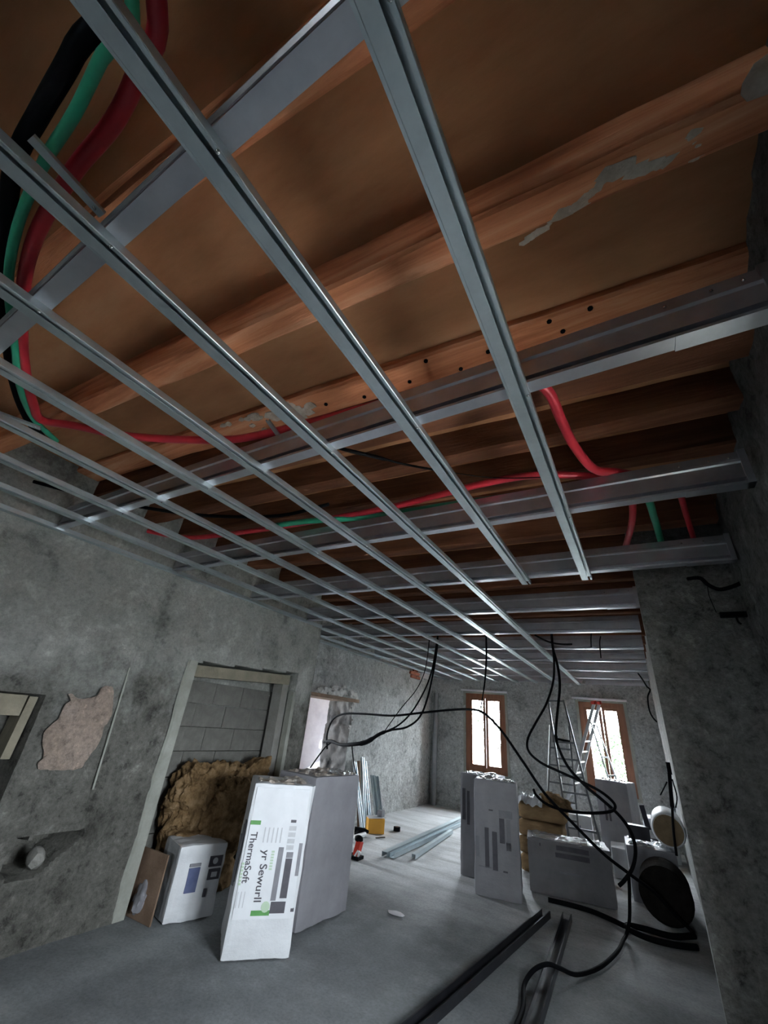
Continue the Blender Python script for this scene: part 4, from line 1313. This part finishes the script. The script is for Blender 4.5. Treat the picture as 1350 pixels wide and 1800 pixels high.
cable('cable hanging straight from the ceiling before the ladder and ending cut short, right strand',
      [(-0.86, 5.65, 2.62), (-0.86, 5.65, 2.427), (-0.827, 5.65, 2.222), (-0.825, 5.65, 1.993), (-0.88, 5.65, 1.708), (-0.924, 5.65, 1.465), (-0.908, 5.65, 1.323), (-0.798, 5.5, 1.145), (-0.637, 5.4, 1.007), (-0.485, 5.3, 0.916), (-0.347, 5.2, 0.821), (-0.269, 5.1, 0.719), (-0.256, 5.05, 0.607), (-0.296, 5.0, 0.492), (-0.372, 5.0, 0.393), (-0.422, 5.0, 0.345)], 0.015)
cable('dark blue-black cable dropping to the floor and curling over the right steel track',
      [(-0.347, 5.19, 0.40), (-0.36, 5.15, 0.28), (-0.385, 5.10, 0.12), (-0.42, 5.05, 0.03), (-0.441, 4.95, 0.014), (-0.47, 4.667, 0.014), (-0.556, 4.298, 0.014), (-0.673, 4.056, 0.016), (-0.76, 3.93, 0.06), (-0.83, 3.90, 0.068), (-0.90, 3.80, 0.05), (-0.93, 3.65, 0.016), (-0.88, 3.4, 0.014), (-0.87, 3.1, 0.014), (-0.86, 2.8, 0.014)], 0.013)
cable('thick black cable coil lying on the floor against the right wall', [(0.07, 5.52, 0.022), (-0.10, 5.35, 0.022), (-0.30, 5.34, 0.022), (-0.42, 5.30, 0.022), (-0.40, 5.20, 0.022), (-0.25, 5.13, 0.022), (-0.08, 5.16, 0.022), (0.07, 5.25, 0.022)], 0.022)
cable('black cable end lying on the floor below the low silver-topped pack', [(-1.10, 5.40, 0.018), (-0.90, 5.43, 0.018), (-0.72, 5.42, 0.018), (-0.58, 5.36, 0.018), (-0.45, 5.28, 0.018)], 0.020)
cable('thin wire hanging from the ceiling in front of the left window', [(-1.66, 5.45, 2.60), (-1.663, 5.45, 2.304), (-1.686, 5.45, 2.037), (-1.713, 5.45, 1.867), (-1.746, 5.45, 1.701), (-1.777, 5.45, 1.602), (-1.786, 5.45, 1.519)], 0.009, [0.012, 0.012, 0.010, 0.008, 0.005, 0.004])
cable('short black cable at the ceiling next to the ladder strands', [(-0.98, 5.2, 2.50), (-0.90, 5.35, 2.47), (-0.82, 5.45, 2.455), (-0.72, 5.5, 2.45), (-0.62, 5.55, 2.46)], 0.010)
cable('black cable bowing out beside the top of the right window wall', [(0.03, 8.2, 2.50), (0.08, 8.2, 2.40), (0.12, 8.2, 2.30), (0.155, 8.2, 2.25), (0.105, 8.2, 2.145), (0.09, 8.2, 1.979), (0.11, 8.2, 1.87), (0.16, 8.2, 1.79)], 0.011)
cable('short cable drooping from the doorway bundle towards the grey pack', [(-4.30, 5.9, 1.06), (-4.38, 5.85, 0.98), (-4.42, 5.75, 0.85), (-4.46, 5.65, 0.70)], 0.010)
cable('cable drooping from the taped bundle to the leaning studs', [(-3.74, 5.62, 1.08), (-3.74, 5.65, 1.0), (-3.76, 5.75, 0.85), (-3.80, 5.9, 0.70)], 0.009)
for k, (x, dz) in enumerate(((-0.36, 0.14), (-0.30, 0.20))):
    cable('short wire end hanging under the %s rail near the right side' % ('seventh' if k == 0 else 'eighth'), [(x + 0.02, 5.0 + 0.3 * k, 2.50), (x, 5.0 + 0.3 * k, 2.42), (x - 0.01, 5.0 + 0.3 * k, 2.46 - dz)], 0.006)
